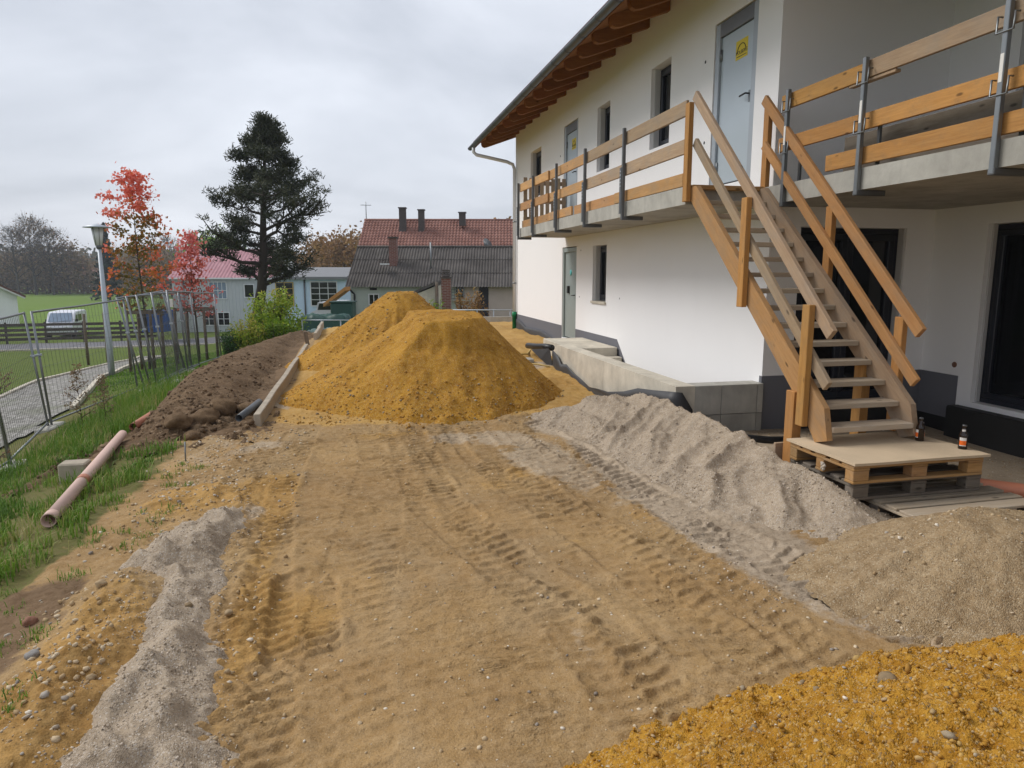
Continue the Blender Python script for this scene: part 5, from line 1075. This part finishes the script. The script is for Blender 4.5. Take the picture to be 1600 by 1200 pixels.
# ---------------------------------------------------------------- shrubs
def shrub(name,cx,cy,rx,ry,h,n,leaf,mat,label,seed,tf=None,stems=14,cat='shrub',upright=0.,zb=None,asp=.45):
    rg=np.random.default_rng(seed); z=zs(cx,cy) if zb is None else zb; t=thing(name,(cx,cy,z),label,cat)
    st=[];C=[]
    for k in range(stems):
        a=rg.uniform(0,6.283);r=rg.uniform(.1,.95)**.6;e_=np.array([cx+rx*r*math.cos(a),cy+ry*r*math.sin(a),z+h*(1-.45*r*r)*rg.uniform(.75,1.1)]);b=np.array([cx+rx*.3*r*math.cos(a),cy+ry*.3*r*math.sin(a),z-.1])
        m=(b+e_)/2+rg.normal(size=3)*.05*h; st.append(([Vector(b),Vector(m),Vector(e_)],[.014*h,.009*h,.003*h])); 
        for q in np.linspace(.15,1,7): C.append(b+(e_-b)*q)
    tubes('stems',st,M['twig'],t,n=4); C=np.array(C); k=rg.integers(0,len(C),n); P=C[k]+rg.normal(size=(n,3))*np.array([rx,ry,h*.5])*.13; P[:,2]=np.maximum(P[:,2],z+.02)
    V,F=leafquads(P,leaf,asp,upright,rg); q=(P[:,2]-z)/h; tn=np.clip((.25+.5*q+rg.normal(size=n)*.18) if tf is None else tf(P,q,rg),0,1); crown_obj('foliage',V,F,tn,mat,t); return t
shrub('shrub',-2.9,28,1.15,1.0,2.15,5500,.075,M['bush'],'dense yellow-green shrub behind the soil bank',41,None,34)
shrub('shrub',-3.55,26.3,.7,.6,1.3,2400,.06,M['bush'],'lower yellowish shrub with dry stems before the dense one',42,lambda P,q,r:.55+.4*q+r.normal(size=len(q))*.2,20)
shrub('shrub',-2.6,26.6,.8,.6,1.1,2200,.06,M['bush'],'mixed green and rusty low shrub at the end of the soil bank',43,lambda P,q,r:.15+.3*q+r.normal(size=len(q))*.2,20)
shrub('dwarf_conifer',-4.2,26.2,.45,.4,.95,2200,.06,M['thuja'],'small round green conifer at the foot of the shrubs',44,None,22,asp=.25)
shrub('shrub',-9.3,20.6,.6,.5,.9,900,.05,M['autumn'],'rusty little shrub at the path edge behind the fence',45,None,14)
# ---------------------------------------------------------------- buildings behind, each in its own frame turned to the street
YAW=R_(-12.967)
def frame(lat,D,z=0):
    c,s=math.cos(-YAW),math.sin(-YAW)
    return Matrix.Translation((lat*c+D*s,-lat*s+D*c,z))@Matrix.Rotation(YAW,4,'Z')
def wavy(name,x0,x1,y0,z0,y1,z1,per,amp,mat,parent,F,rows=1,step=0.,sub=6,th=.02):
    """corrugated sheet from eave (y0,z0) to ridge (y1,z1), waves across x, rows of overlapping courses"""
    nx=int((x1-x0)/per*sub)+1;xs=np.linspace(x0,x1,nx);w=amp*np.sin(2*np.pi*xs/per)
    V=[];Fq=[]
    nrm=np.array([0,-(z1-z0),(y1-y0)]);nrm=nrm/np.linalg.norm(nrm)
    for r in range(rows):
        for e_ in (0,1):
            t=(r+e_)/rows; off=w+(step if e_==0 else 0.)
            for i in range(nx): V.append((xs[i],y0+(y1-y0)*t+nrm[1]*off[i],z0+(z1-z0)*t+nrm[2]*off[i]))
    for r in range(2*rows-1):
        for i in range(nx-1): a=r*nx+i; Fq.append((a,a+1,a+nx+1,a+nx))
    o=pydata(name,V,Fq,mat,parent,F,rows==1); 
    return o
def bwin(parent,F,x0,x1,z0,z1,y,nx=1,nz=1,fm=None,gm=None,t=.06,name='window'):
    fm=fm or M['white'];gm=gm or M['glass']
    f=box(name,x0-t,x1+t,y-.05,y+.02,z1,z1+t,fm,parent,0,F); f_=lambda a,b,c,d:box('frame',a,b,y-.05,y+.02,c,d,fm,f,0,F)
    f_(x0-t,x1+t,z0-t,z0); f_(x0-t,x0,z0,z1); f_(x1,x1+t,z0,z1)
    dx=(x1-x0)/nx;dz=(z1-z0)/nz
    for i in range(nx):
        for k in range(nz): box('pane',x0+i*dx+.02,x0+(i+1)*dx-.02,y-.02,y+.0,z0+k*dz+.02,z0+(k+1)*dz-.02,gm,f,0,F)
    for i in range(1,nx): f_(x0+i*dx-.0195,x0+i*dx+.0195,z0,z1)
    for k in range(1,nz): f_(x0,x1,z0+k*dz-.0195,z0+k*dz+.0195)
    return f
# metal-clad two-storey building with pink roof
F=frame(-24.56,60); g=thing('metal_clad_building',F.to_translation(),'grey metal-clad two-storey building with pink ribbed roof','building')
zg_=-3.9;ze=1.02;hw=4.43
def ribwall(name,x0,x1,y,z0,z1,per,mat,parent,F):
    xs=[];k=0;x=x0
    while x<x1: xs+= [(x,0),(x+per*.55,0),(x+per*.62,-.035),(x+per*.93,-.035)]; x+=per
    xs.append((x1,0)); V=[(a,y+b,z) for z in (z0,z1) for a,b in xs];n=len(xs)
    return pydata(name,V,[(i,i+1,n+i+1,n+i) for i in range(n-1)],mat,parent,F)
ribwall('wall',-hw,hw,0,zg_,ze+.05,.3,M['greyclad'],g,F)
box('wall',-hw+.01,hw-.01,.04,7.4,zg_,ze,M['greyclad'],g,0,F)
prism('gable_wall',[(.05,ze),(7.4,ze),(3.7,ze+2.35)],-hw+.02,hw-.02,0,M['greyclad'],g,F)
wavy('roof',-hw-.2,hw+.2,-.35,ze-.02,3.7,ze+2.5,.3,.03,M['pinkroof'],g,F); wavy('roof',-hw-.2,hw+.2,7.8,ze-.02,3.7,ze+2.5,.3,.03,M['pinkroof'],g,F)
box('eave_trim',-hw-.2,hw+.2,-.4,-.36,ze-.12,ze+.0,M['white'],g,0,F)
lx_=lambda px: (px-800)/1103*60+24.56
bwin(g,F,lx_(326),lx_(352),1.55-(466-424)*60/1103,1.55-(441-424)*60/1103,-.04,4,2,gm=M['glassblue']); bwin(g,F,lx_(381),lx_(395),-.62,.43,-.04,1,1)
bwin(g,F,lx_(313),lx_(331),-3.0,-1.95,-.04,2,2); bwin(g,F,lx_(337),lx_(354),-3.0,-1.95,-.04,2,2)
tube('rain_pipe',[(-hw+1.0,-.08,ze-.1),(-hw+1.0,-.08,zg_)],.06,M['galv'],g,M=F)
# pale blue workshop
F=frame(-14.56,53); g=thing('blue_workshop',F.to_translation(),'low pale blue workshop with glazed sectional gates','building')
box('wall',-3.3,2.0,0,8,-2.9,.95,M['bluewall'],g,0,F); box('roof',-3.4,2.25,-.35,8.3,.95,1.15,M['greyroof'],g,0,F); prism('roof_slope',[(-.3,1.152),(8,1.152),(8,1.9),(3,1.75)],-3.35,2.2,0,M['greyroof'],g,F)
bwin(g,F,-.58,1.35,-1.0,.75,-.03,3,4,name='gate'); bwin(g,F,-3.2,-1.95,-1.0,.7,-.03,2,4,name='gate',fm=M['conduit'])
tube('rain_pipe',[(-1.06,-.07,.95),(-1.06,-.07,-2.9)],.06,M['galvdark'],g,M=F)
# barn with corrugated roof
F=frame(-4.4,42); b=thing('barn',F.to_translation(),'low old barn with mossy dark corrugated roof','barn')
x0,x1=-5.45,7.0
box('wall',x0+.2,1.05,0,6,-2.5,.72,M['palewall'],b,0,F); box('wall',1.06,x1-.2,.05,6,-2.5,.72,M['pinkwall'],b,0,F)
wavy('roof',x0,x1,-.45,.62,3.2,3.08,.177,.028,M['eternit'],b,F,3,.03); wavy('roof',x0+.1,x1,6.85,.62,3.2,3.08,.177,.028,M['eternit'],b,F)
prism('gable_wall',[(.05,.72),(6,.72),(3.1,2.9)],x0+.22,x1-.22,0,M['palewall'],b,F)
tube('ridge_cap',[(x0,3.2,3.09),(x1,3.2,3.09)],.09,M['eternit'],b,M=F)
bx_=lambda px,D=42.: (px-800)/1103*D+4.4
zpx=lambda py,D=42.: 1.55-(py-424)*D/1103
c=box('chimney',bx_(609,43.5),bx_(621,43.5),1.4,1.86,1.3,3.55,M['redbrick'],b,0,F); box('chimney_cap',bx_(607.5,43.5),bx_(622.5,43.5),1.33,1.93,3.551,3.63,M['darkbrick'],c,0,F); box('flashing',bx_(607,43.5),bx_(624,43.5),1.2,1.95,1.58,1.68,M['concrete'],c,0,F)
box('skylight',bx_(596,43),bx_(609,43),.55,1.0,1.95,2.02,M['white'],b,0,F@Matrix.Translation((0,.0,0)))
tube('vent_pipe',[(bx_(673,43),1.2,1.4),(bx_(673,43),1.2,3.3)],.045,M['galv'],b,M=F)
bwin(b,F,bx_(705.5),bx_(723.5),zpx(465.5),zpx(447.5),0.03,4,4,fm=M['galv']); bwin(b,F,bx_(576),bx_(590),zpx(475),zpx(460),-.02,2,1)
box('door',bx_(748.5),bx_(763),0.0,.04,-2.4,zpx(447),M['doorframe'],b,0,F)
box('window_ledge',bx_(704),bx_(735),-.2,.04,zpx(470),zpx(467),M['concrete'],b,0,F); box('vent_grille',bx_(577),bx_(588),-.03,.0,zpx(453),zpx(449.5),M['doorframe'],b,0,F)
tube('rain_pipe',[(bx_(546),-.25,.55),(bx_(549),-.1,.35),(bx_(553),-.08,.2),(bx_(553),-.08,-2.5)],.06,M['black'],b,M=F)
o=prism('lean_to_roof',[(bx_(643,38),zpx(456,38)),(bx_(681,38),zpx(439,38)),(bx_(681,38),zpx(444,38)),(bx_(645,38),zpx(459,38))],-4,-.9,1,M['eternit'],b,F)
prism('lean_to_wall',[(bx_(650,38),-2.4),(bx_(650,38),zpx(459,38)),(bx_(680,38),zpx(447,38)),(bx_(680,38),-2.4)],-3.9,-1.0,1,M['concrete_warm'],b,F)
tube('lean_to_post',[(bx_(682,38),-4,-2.4),(bx_(682,38),-4,zpx(440,38))],.09,M['oldpost'],b,M=F)
F=frame((697-800)/1103*33,33); c=thing('brick_chimney',F.to_translation(),'free-standing red brick chimney in front of the barn','chimney')
box('shaft',-.21,.21,-.21,.21,-2.2,1.22,M['redbrick'],c,0,F); box('collar',-.25,.25,-.25,.25,1.221,1.29,M['darkbrick'],c,0,F)
for k in range(4): box('chimney_ring',-.17,.17,-.17,.17,1.292+.09*k,1.36+.09*k,M['darkbrick'],c,.01,F)
# house with red tiled roof
F=frame(-6.9,64); r=thing('tiled_house',F.to_translation(),'house with long red tiled roof rising behind the barn','house')
xa,xb=-7.25,7.2
box('wall',xa+.3,xb-.1,0,9,-3.2,2.6,M['pinkwall'],r,0,F)
wavy('roof',xa,xb+.9,-.6,2.4,4.5,6.4,.30,.045,M['redtile'],r,F,15,.05,5); wavy('roof',xa,xb+.9,9.6,2.4,4.5,6.4,.30,.045,M['redtile'],r,F)
prism('gable_wall',[(0,2.6),(9,2.6),(4.5,6.2)],xa+.32,xb-.12,0,M['pinkwall'],r,F); tube('ridge_tiles',[(xa,4.5,6.42),(xb+.8,4.5,6.40)],.12,M['redtile'],r,M=F)
rx_=lambda px,D=67.: (px-800)/1103*D+6.9
for a,b_,t_ in [(625.5,635.5,328),(655,664,331),(718,728,335)]:
    zt_=1.55-(t_-424)*67/1103; c=box('chimney',rx_(a),rx_(b_),3.0,3.6,4.3 if t_<335 else 5.8,zt_,M['darkbrick'],r,0,F); box('chimney_cap',rx_(a)-.07,rx_(b_)+.07,2.93,3.67,zt_+.001,zt_+.1,M['darkbrick'],c,0,F)
tube('antenna_mast',[(rx_(575,68.5),4.5,6.4),(rx_(575,68.5),4.5,8.1)],.04,M['galv'],r,M=F); board('antenna_bar',(0,0,0),(1,0,0),.05,.05,M['galv'],r).matrix_basis=WM[r.name].inverted()@F@Matrix.Translation((rx_(575,68.5),4.5,7.8))@Matrix.Rotation(.3,4,'Z')
ds=thing('satellite_dish',(F@Matrix.Translation((rx_(761,64.5),.6,3.0))).to_translation(),'dark satellite dish on the red tiled roof','satellite dish')
DF=F@Matrix.Translation((rx_(761,64.5),.6,3.9))@Matrix.Rotation(R_(60),4,'Y')@Matrix.Rotation(R_(30),4,'X'); tube('dish',[(0,0,0),(0,0,.05),(0,0,.14)],[.1,.45,.62],M['galvdark'],ds,n=20,cap=True,M=DF); tube('mast',[(rx_(761,64.5),.65,3.0),(rx_(761,64.5),.65,4.0)],.03,M['galv'],ds,M=F)
# white gabled house at the left
F=frame(-51.3,72); F=F@Matrix.Rotation(R_(42),4,'Z'); w=thing('white_gabled_house',F.to_translation(),'plain white gabled house with brown verge beside the meadow','house')
prism('wall',[(-4,-4.5),(.42,-4.5),(.42,-.75),(-3.2,1.3),(-4,1.3)],0,9,1,M['white'],w,F); prism('roof',[(-3.6,1.62),(1.05,-1.1),(1.15,-.95),(-3.6,1.85)],-.6,9.6,1,M['brownroof'],w,F); prism('verge_board',[(-3.6,1.42),(1.0,-1.25),(1.06,-1.12),(-3.6,1.6)],-.64,-.605,1,M['shutter'],w,F)
# ---------------------------------------------------------------- things along the road
def wood_fence(pts,label):
    t=thing('wooden_fence',(*pts[0],float(hb(*pts[0]))),label,'fence')
    for (ax,ay),(bx,by) in zip(pts[:-1],pts[1:]):
        n=max(1,round(math.dist((ax,ay),(bx,by))/2.2))
        for k in range(n):
            a=Vector((ax+(bx-ax)*k/n,ay+(by-ay)*k/n,0));b=Vector((ax+(bx-ax)*(k+1)/n,ay+(by-ay)*(k+1)/n,0));a.z=float(hb(a.x,a.y));b.z=float(hb(b.x,b.y))
            board('post',a+Vector((0,.05,-.2)),a+Vector((0,.05,1.5)),.12,.1,M['fencewood'],t,up=(1,0,0))
            for z in (.3,.62,.94,1.30): board('board',a+Vector((0,0,z)),b+Vector((0,0,z)),.2,.035,M['fencewood'],t,bev=0)
wood_fence([(-40,53.2),(-30,54.2),(-23.5,55.2),(-14.2,56.6)],'dark board fence along the far side of the road')
def van(x,y,rz):
    z=float(hb(x,y))+.02; t=thing('van',(x,y,z),'white van parked behind the dark board fence','van',None,rz); F=WM[t.name]
    prof=[(-2.45,.35),(2.3,.35),(2.45,.55),(2.42,.95),(1.75,1.18),(1.05,1.88),(.8,1.97),(-2.35,1.97),(-2.47,1.7),(-2.5,.8)]
    o=prism('body',prof,-.93,.93,1,M['vanwhite'],t,F); bm=bmesh.new(); bm.from_mesh(o.data); bmesh.ops.bevel(bm,geom=bm.edges[:],offset=.06,segments=2,affect='EDGES'); bm.to_mesh(o.data); bm.free()
    ws=pydata('windscreen',[(1.74,-.8,1.22),(1.74,.8,1.22),(1.09,.72,1.85),(1.09,-.72,1.85)],[(0,1,2,3)],M['glassblue'],t,F); ws.data.transform(Matrix.Translation((.03,0,.03)))
    for s in (-1,1):
        y_=.936*s
        pydata('side_window',[(1.35,y_,1.22),(.55,y_,1.22),(.55,y_,1.72),(.95,y_,1.72)],[(0,1,2,3)],M['glass'],t,F)
        pydata('side_window',[(.4,y_,1.22),(-.7,y_,1.22),(-.7,y_,1.72),(.4,y_,1.72)],[(0,1,2,3)],M['glass'],t,F)
        for xx in (1.55,-1.5):
            w_=tube('wheel',[(xx,y_-.2*s,.33),(xx,y_+.02*s,.33)],.33,M['tyre'],t,n=20,M=F); tube('rim',[(xx,y_+.022*s,.33),(xx,y_+.03*s,.33)],.2,M['galv'],w_,n=14,M=F)
        box('headlight',2.36,2.44,.55*s-.16,.55*s+.16,.78,.93,M['lampglass'],t,.02,F); box('mirror',1.15,1.25,y_-.0+(.02 if s>0 else -.16),y_+(.16 if s>0 else -.02),1.2,1.42,M['black'],t,.02,F)
van(-21.9,61.5,R_(-84))
F=frame((233-800)/1103*50,50); z=-2.75; k=thing('waste_container',F.to_translation()+Vector((0,0,z)),'blue waste container with dark open end beside the road','container')
prism('tub',[(-.85,z),(.75,z),(1.0,z+1.45),(-1.0,z+1.45)],0,1.5,1,M['bluebox'],k,F); box('rim',-1.04,1.04,-.05,1.55,z+1.451,z+1.53,M['bluebox'],k,.01,F)
for x in (-.5,0,.5): box('rib',x-.04,x+.04,-.06,.0,z+.1,z+1.4,M['bluebox'],k,.01,F)
box('end_panel',-1.08,-.45,-.08,-.062,z+.2,z+1.35,M['darkbox'],k,.01,F)
# materials and clutter in front of the workshop
F=frame((508-800)/1103*30,30)
def tarped(F,sx,sy,h,seed,mat,label):
    rg=np.random.default_rng(seed); X,Y=np.meshgrid(np.linspace(-1,1,34),np.linspace(-1,1,26)); e_=np.minimum(1-np.abs(X)**6,1-np.abs(Y)**6)
    Z=h*np.clip(e_*1.6,0,1)**.5+.09*fbm(X*2+seed,Y*2,seed,4)*np.clip(e_,0,1)+.05*np.abs(fbm(X*4,Y*4,seed+3,3)); ny,nx=X.shape; idx=np.arange(nx*ny).reshape(ny,nx)
    V=np.stack([X*sx*(1+.05*fbm(Y*2,X,seed)),Y*sy,Z-.1],-1).reshape(-1,3); Fq=np.stack([idx[:-1,:-1],idx[:-1,1:],idx[1:,1:],idx[1:,:-1]],-1).reshape(-1,4)
    o=mobj('tarpaulin_stack',npmesh('tarpaulin_stack',V,Fq,None,True),mat,None,F); tag(o,label,'tarpaulin')
P=F.to_translation(); tarped(frame((510-800)/1103*29,29,float(hb(P.x,P.y))),.85,.8,.75,3,M['tarplight'],'faded green tarpaulin over a low stack behind the sand heaps')
tarped(frame((500-800)/1103*32,32.5,float(hb(P.x,P.y))-.1),1.2,.6,1.25,5,M['tarp'],'dark green tarpaulin over the higher stack behind the faded one')
F=frame((531-800)/1103*35,35); k=thing('water_tank',F.to_translation()+Vector((0,0,-1.7)),'dark green water tank with flat lid beside the barn corner','water tank'); box('tank',-.55,.55,0,.9,-1.7,.0,M['tarp'],k,.05,F); box('lid',-.6,.6,-.05,.95,.001,.07,M['tarp'],k,.02,F)
F=frame((508-800)/1103*40,40); k=thing('parked_car',F.to_translation()+Vector((0,0,-1.9)),'white car partly hidden between shrub and green tank','car')
prism('body',[(-.85,-1.6),(.85,-1.6),(.9,-.75),(.62,-.65),(.5,-.2),(-.5,-.2),(-.62,-.65),(-.9,-.75)],0,3.6,1,M['vanwhite'],k,F); prism('windscreen',[(-.52,-.62),(.52,-.62),(.42,-.26),(-.42,-.26)],-.012,-.002,1,M['glass'],k,F)
for s in (-1,1): tube('wheel',[(.75*s,.7,-1.62),(.88*s,.7,-1.62)],.3,M['tyre'],k,M=F); box('headlight',.65*s-.15,.65*s+.15,-.03,.02,-.98,-.84,M['lampglass'],k,.01,F)
F=frame((521-800)/1103*38,38); o=prism('board_awning',[(-.6,-.35),(.6,.52),(.6,.72),(-.6,-.15)],-.1,1.2,1,M['lumber'],None,F); tag(o,'sloping timber canopy between the workshop and the barn','canopy')
def railing(x0,x1,y,ztop,label,n,F,low,nb=2):
    k=thing('railing',F.to_translation(),label,'railing')
    for i in range(n): x=x0+(x1-x0)*i/(n-1); tube('post',[(x,y,low),(x,y,ztop)],.025,M['galvlight'],k,M=F,n=6)
    for j in range(nb): z=ztop-(ztop-low-.15)*j/max(nb-1,1); tube('rail',[(x0,y,z),(x1,y,z)],.025,M['galvlight'],k,M=F,n=6)
railing(-1.3,2.6,0,.05,'galvanised railing at the back of the sand yard',7,frame((745-800)/1103*27.5,27.5),-.75)
railing(-1.2,1.0,0,-.28,'white rail in front of the tarpaulin stacks',4,frame((518-800)/1103*26.5,26.5),-1.1)
o=board('back_kerb',(.8,26.2,-.22),(5.8,25.2,-.2),.2,.12,M['concrete']); tag(o,'concrete edge at the back of the sand yard','kerb')
shrub('shrub',5.0,30.2,.8,.6,2.0,1800,.07,M['copper'],'rusty brown shrub beside the house corner in front of the barn',51,None,18,zb=-1.2)
shrub('rose_bush',3.7,30.4,.55,.5,1.5,800,.06,M['bush'],'pale green rose bush in front of the barn door',52,lambda P,q,r:.2+.3*q+r.normal(size=len(q))*.15,12,zb=-1.2)
shrub('rose_bush',2.9,30.6,.45,.4,1.2,600,.06,M['bush'],'small green bush beside the free-standing brick chimney',53,lambda P,q,r:.1+.3*q+r.normal(size=len(q))*.15,12,zb=-1.2)
# ---------------------------------------------------------------- distant trees
def fartree(lat,D,H,rad,kind,label,seed,mat,n=1500,leaf=.35,bare=False,group='trees at the far edge of the meadow'):
    rg=np.random.default_rng(seed); p=frame(lat,D).to_translation(); z=float(hb(p.x,p.y)); t=thing('tree',(p.x,p.y,z),label,'tree',group)
    if kind=='spruce':
        tube('trunk',[(p.x,p.y,z),(p.x,p.y,z+H)],[.3,.03],M['bark'],t); u=rg.random(n)**.75; a=rg.uniform(0,6.283,n); lay=(1-u)*(.75+.25*np.sin(u*60)); r=rad*lay*np.sqrt(rg.uniform(.25,1,n)); P=np.stack([p.x+r*np.cos(a),p.y+r*np.sin(a),z+.6+u*(H-.5)-.12*r],-1)
        V,F_=leafquads(P,leaf,.5,0,rg); crown_obj('crown',V,F_,rg.random(n),mat,t); return
    lf=lambda q: rad*np.interp(q,[.1,.35,.6,.85,1],[.5,1,1,.6,.2])
    T,tips=branch_tree((p.x,p.y,z-.2),H*.93,26 if not bare else 34,lf,rg,H*.02,start=.15 if not bare else .25,sub=4 if not bare else 10,sublen=.5,upl=.55 if not bare else .9)
    if bare:
        for q,t_,s,d in tips[::2]:
            for _ in range(2): e_=q+(d*.5+rg.normal(size=3)*.5+np.array([0,0,.5]))*H*.06; T.append(([Vector(q),Vector(e_)],[H*.0016,H*.0006]))
    tubes('trunk',T,M['barkgrey'],t,n=4); c=np.array([q for q,*_ in tips]); k=rg.integers(0,len(c),n); P=c[k]+rg.normal(size=(n,3))*rad*(.2 if not bare else .16); P[:,2]=np.maximum(P[:,2],z+.3)
    V,F_=leafquads(P,leaf,.7,0,rg); crown_obj('crown',V,F_,np.clip(rg.normal(.45,.2,n)+.25*rg.random()-.1,0,1),mat,t)
L_=lambda px,D:(px-800)/1103*D
fartree(L_(52,205),205,22,5.5,'b','tall nearly bare tree with dark trunk, thickest of the meadow group',61,M['autumn'],1300,.28,True)
fartree(L_(25,200),200,19,4.5,'b','slim bare grey tree beside the thickest bare tree',62,M['autumn'],350,.25,True)
fartree(L_(80,205),205,19,5,'b','bare dark tree with forked trunk in the meadow group',63,M['autumn'],600,.28,True)
fartree(L_(265,190),190,16,4,'b','bare pale tree rising behind the maple crowns',64,M['autumn'],250,.25,True)
for i,(px,D,H,r,lb) in enumerate([(2,215,12,6,'rusty round tree at the edge of the far meadow row'),(40,215,10,6,'brown low tree under the thickest bare tree'),(68,212,9,5,'olive brown bush tree between the bare trunks'),(105,210,15,6,'reddish brown tree ending the bare group'),(128,212,10,5.5,'low brown tree beside the reddish one'),(235,190,13,6,'brown tree behind the young maple'),(255,185,10,6,'dark brown bush tree behind the slender maple'),(205,190,10,6,'dull brown tree left of the metal-clad building')]):
    fartree(L_(px,D),D,H,r,'l',lb,70+i,M['autumn'],1500,.42)
fartree(L_(168,165),165,17.5,4.6,'spruce','dark spruce behind the lamp post',81,M['conifer'],3600,.5)
fartree(L_(345,150),150,13,6,'l','green leafy tree behind the pink roof',82,M['bush'],3000,.4); fartree(L_(320,160),160,12,5,'l','grey green tree at the pink roof gable',83,M['farwood'],2200,.4)
fartree(L_(540,110),110,10.5,5.5,'l','coppery beech behind the barn gable',84,M['copper'],3600,.3); fartree(L_(505,120),120,11,4.5,'l','coppery tree behind the pine',85,M['copper'],2400,.3); fartree(L_(806,90),90,10.5,4.0,'l','golden brown tree behind the house corner',86,M['copper'],2000,.3)
fartree(L_(695,120),120,14.3,.7,'spruce','thin dark conifer tip above the red roof',87,M['conifer'],600,.3)
# far house roof in the trees
F=frame(L_(138,230),230); o=thing('far_house',F.to_translation(),'far house with pale red roof among the meadow trees','house'); box('wall',-4,4,0,6,-5.2,.2,M['white'],o,0,F); prism('roof',[(-.6,.1),(6.6,.1),(3,3.4)],-4.5,4.5,0,M['redtile'],o,F)
# wooded ridge on the horizon, one mass
n=24000; lat=rng.uniform(-300,60,n); D=rng.uniform(300,420,n); hgt=13+5*fbm(lat*.02,D*.01,201,4)+3*fbm(lat*.12,D*.03,202,3); u=rng.random(n)**.55
c,s=math.cos(-YAW),math.sin(-YAW); X=lat*c+D*s; Y=-lat*s+D*c; P=np.stack([X,Y,-5.5+u*hgt*(1+.25*(D-300)/120)],-1); V_,F_=leafquads(P,1.3,.8)
tag(crown_obj('distant_woodland',V_,F_,np.clip(.45+.35*fbm(lat*.05,D*.02,203,3)+rng.normal(size=n)*.12,0,1),M['farwood'],None),'distant autumn woodland along the horizon','woodland',kind='stuff')
n=7000; lat=rng.uniform(-165,-85,n); D=rng.uniform(214,226,n); u=rng.random(n)**.7; X=lat*c+D*s; Y=-lat*s+D*c; P=np.stack([X,Y,-5.4+u*(5+2.5*fbm(lat*.15,D*.1,205,3))],-1); V_,F_=leafquads(P,.55,.7)
tag(crown_obj('meadow_undergrowth',V_,F_,np.clip(.35+.3*fbm(lat*.2,D*.1,206,3)+rng.normal(size=n)*.15,0,1),M['autumn'],None),'brown undergrowth at the far edge of the meadow','undergrowth',kind='stuff')

# ---------------------------------------------------------------- the air
hz=box('haze',-420,420,-60,470,-9,60,None,None,0); mh=bpy.data.materials.new('haze_air'); mh.use_nodes=True; hn=mh.node_tree; hn.nodes.clear()
ho=hn.nodes.new('ShaderNodeOutputMaterial'); hv=hn.nodes.new('ShaderNodeVolumePrincipled'); hv.inputs['Color'].default_value=(.80,.86,.95,1); hv.inputs['Density'].default_value=.0005; hn.links.new(hv.outputs[0],ho.inputs['Volume'])
hz.data.materials.append(mh); tag(hz,'thin pale haze filling the valley air','haze',kind='stuff')
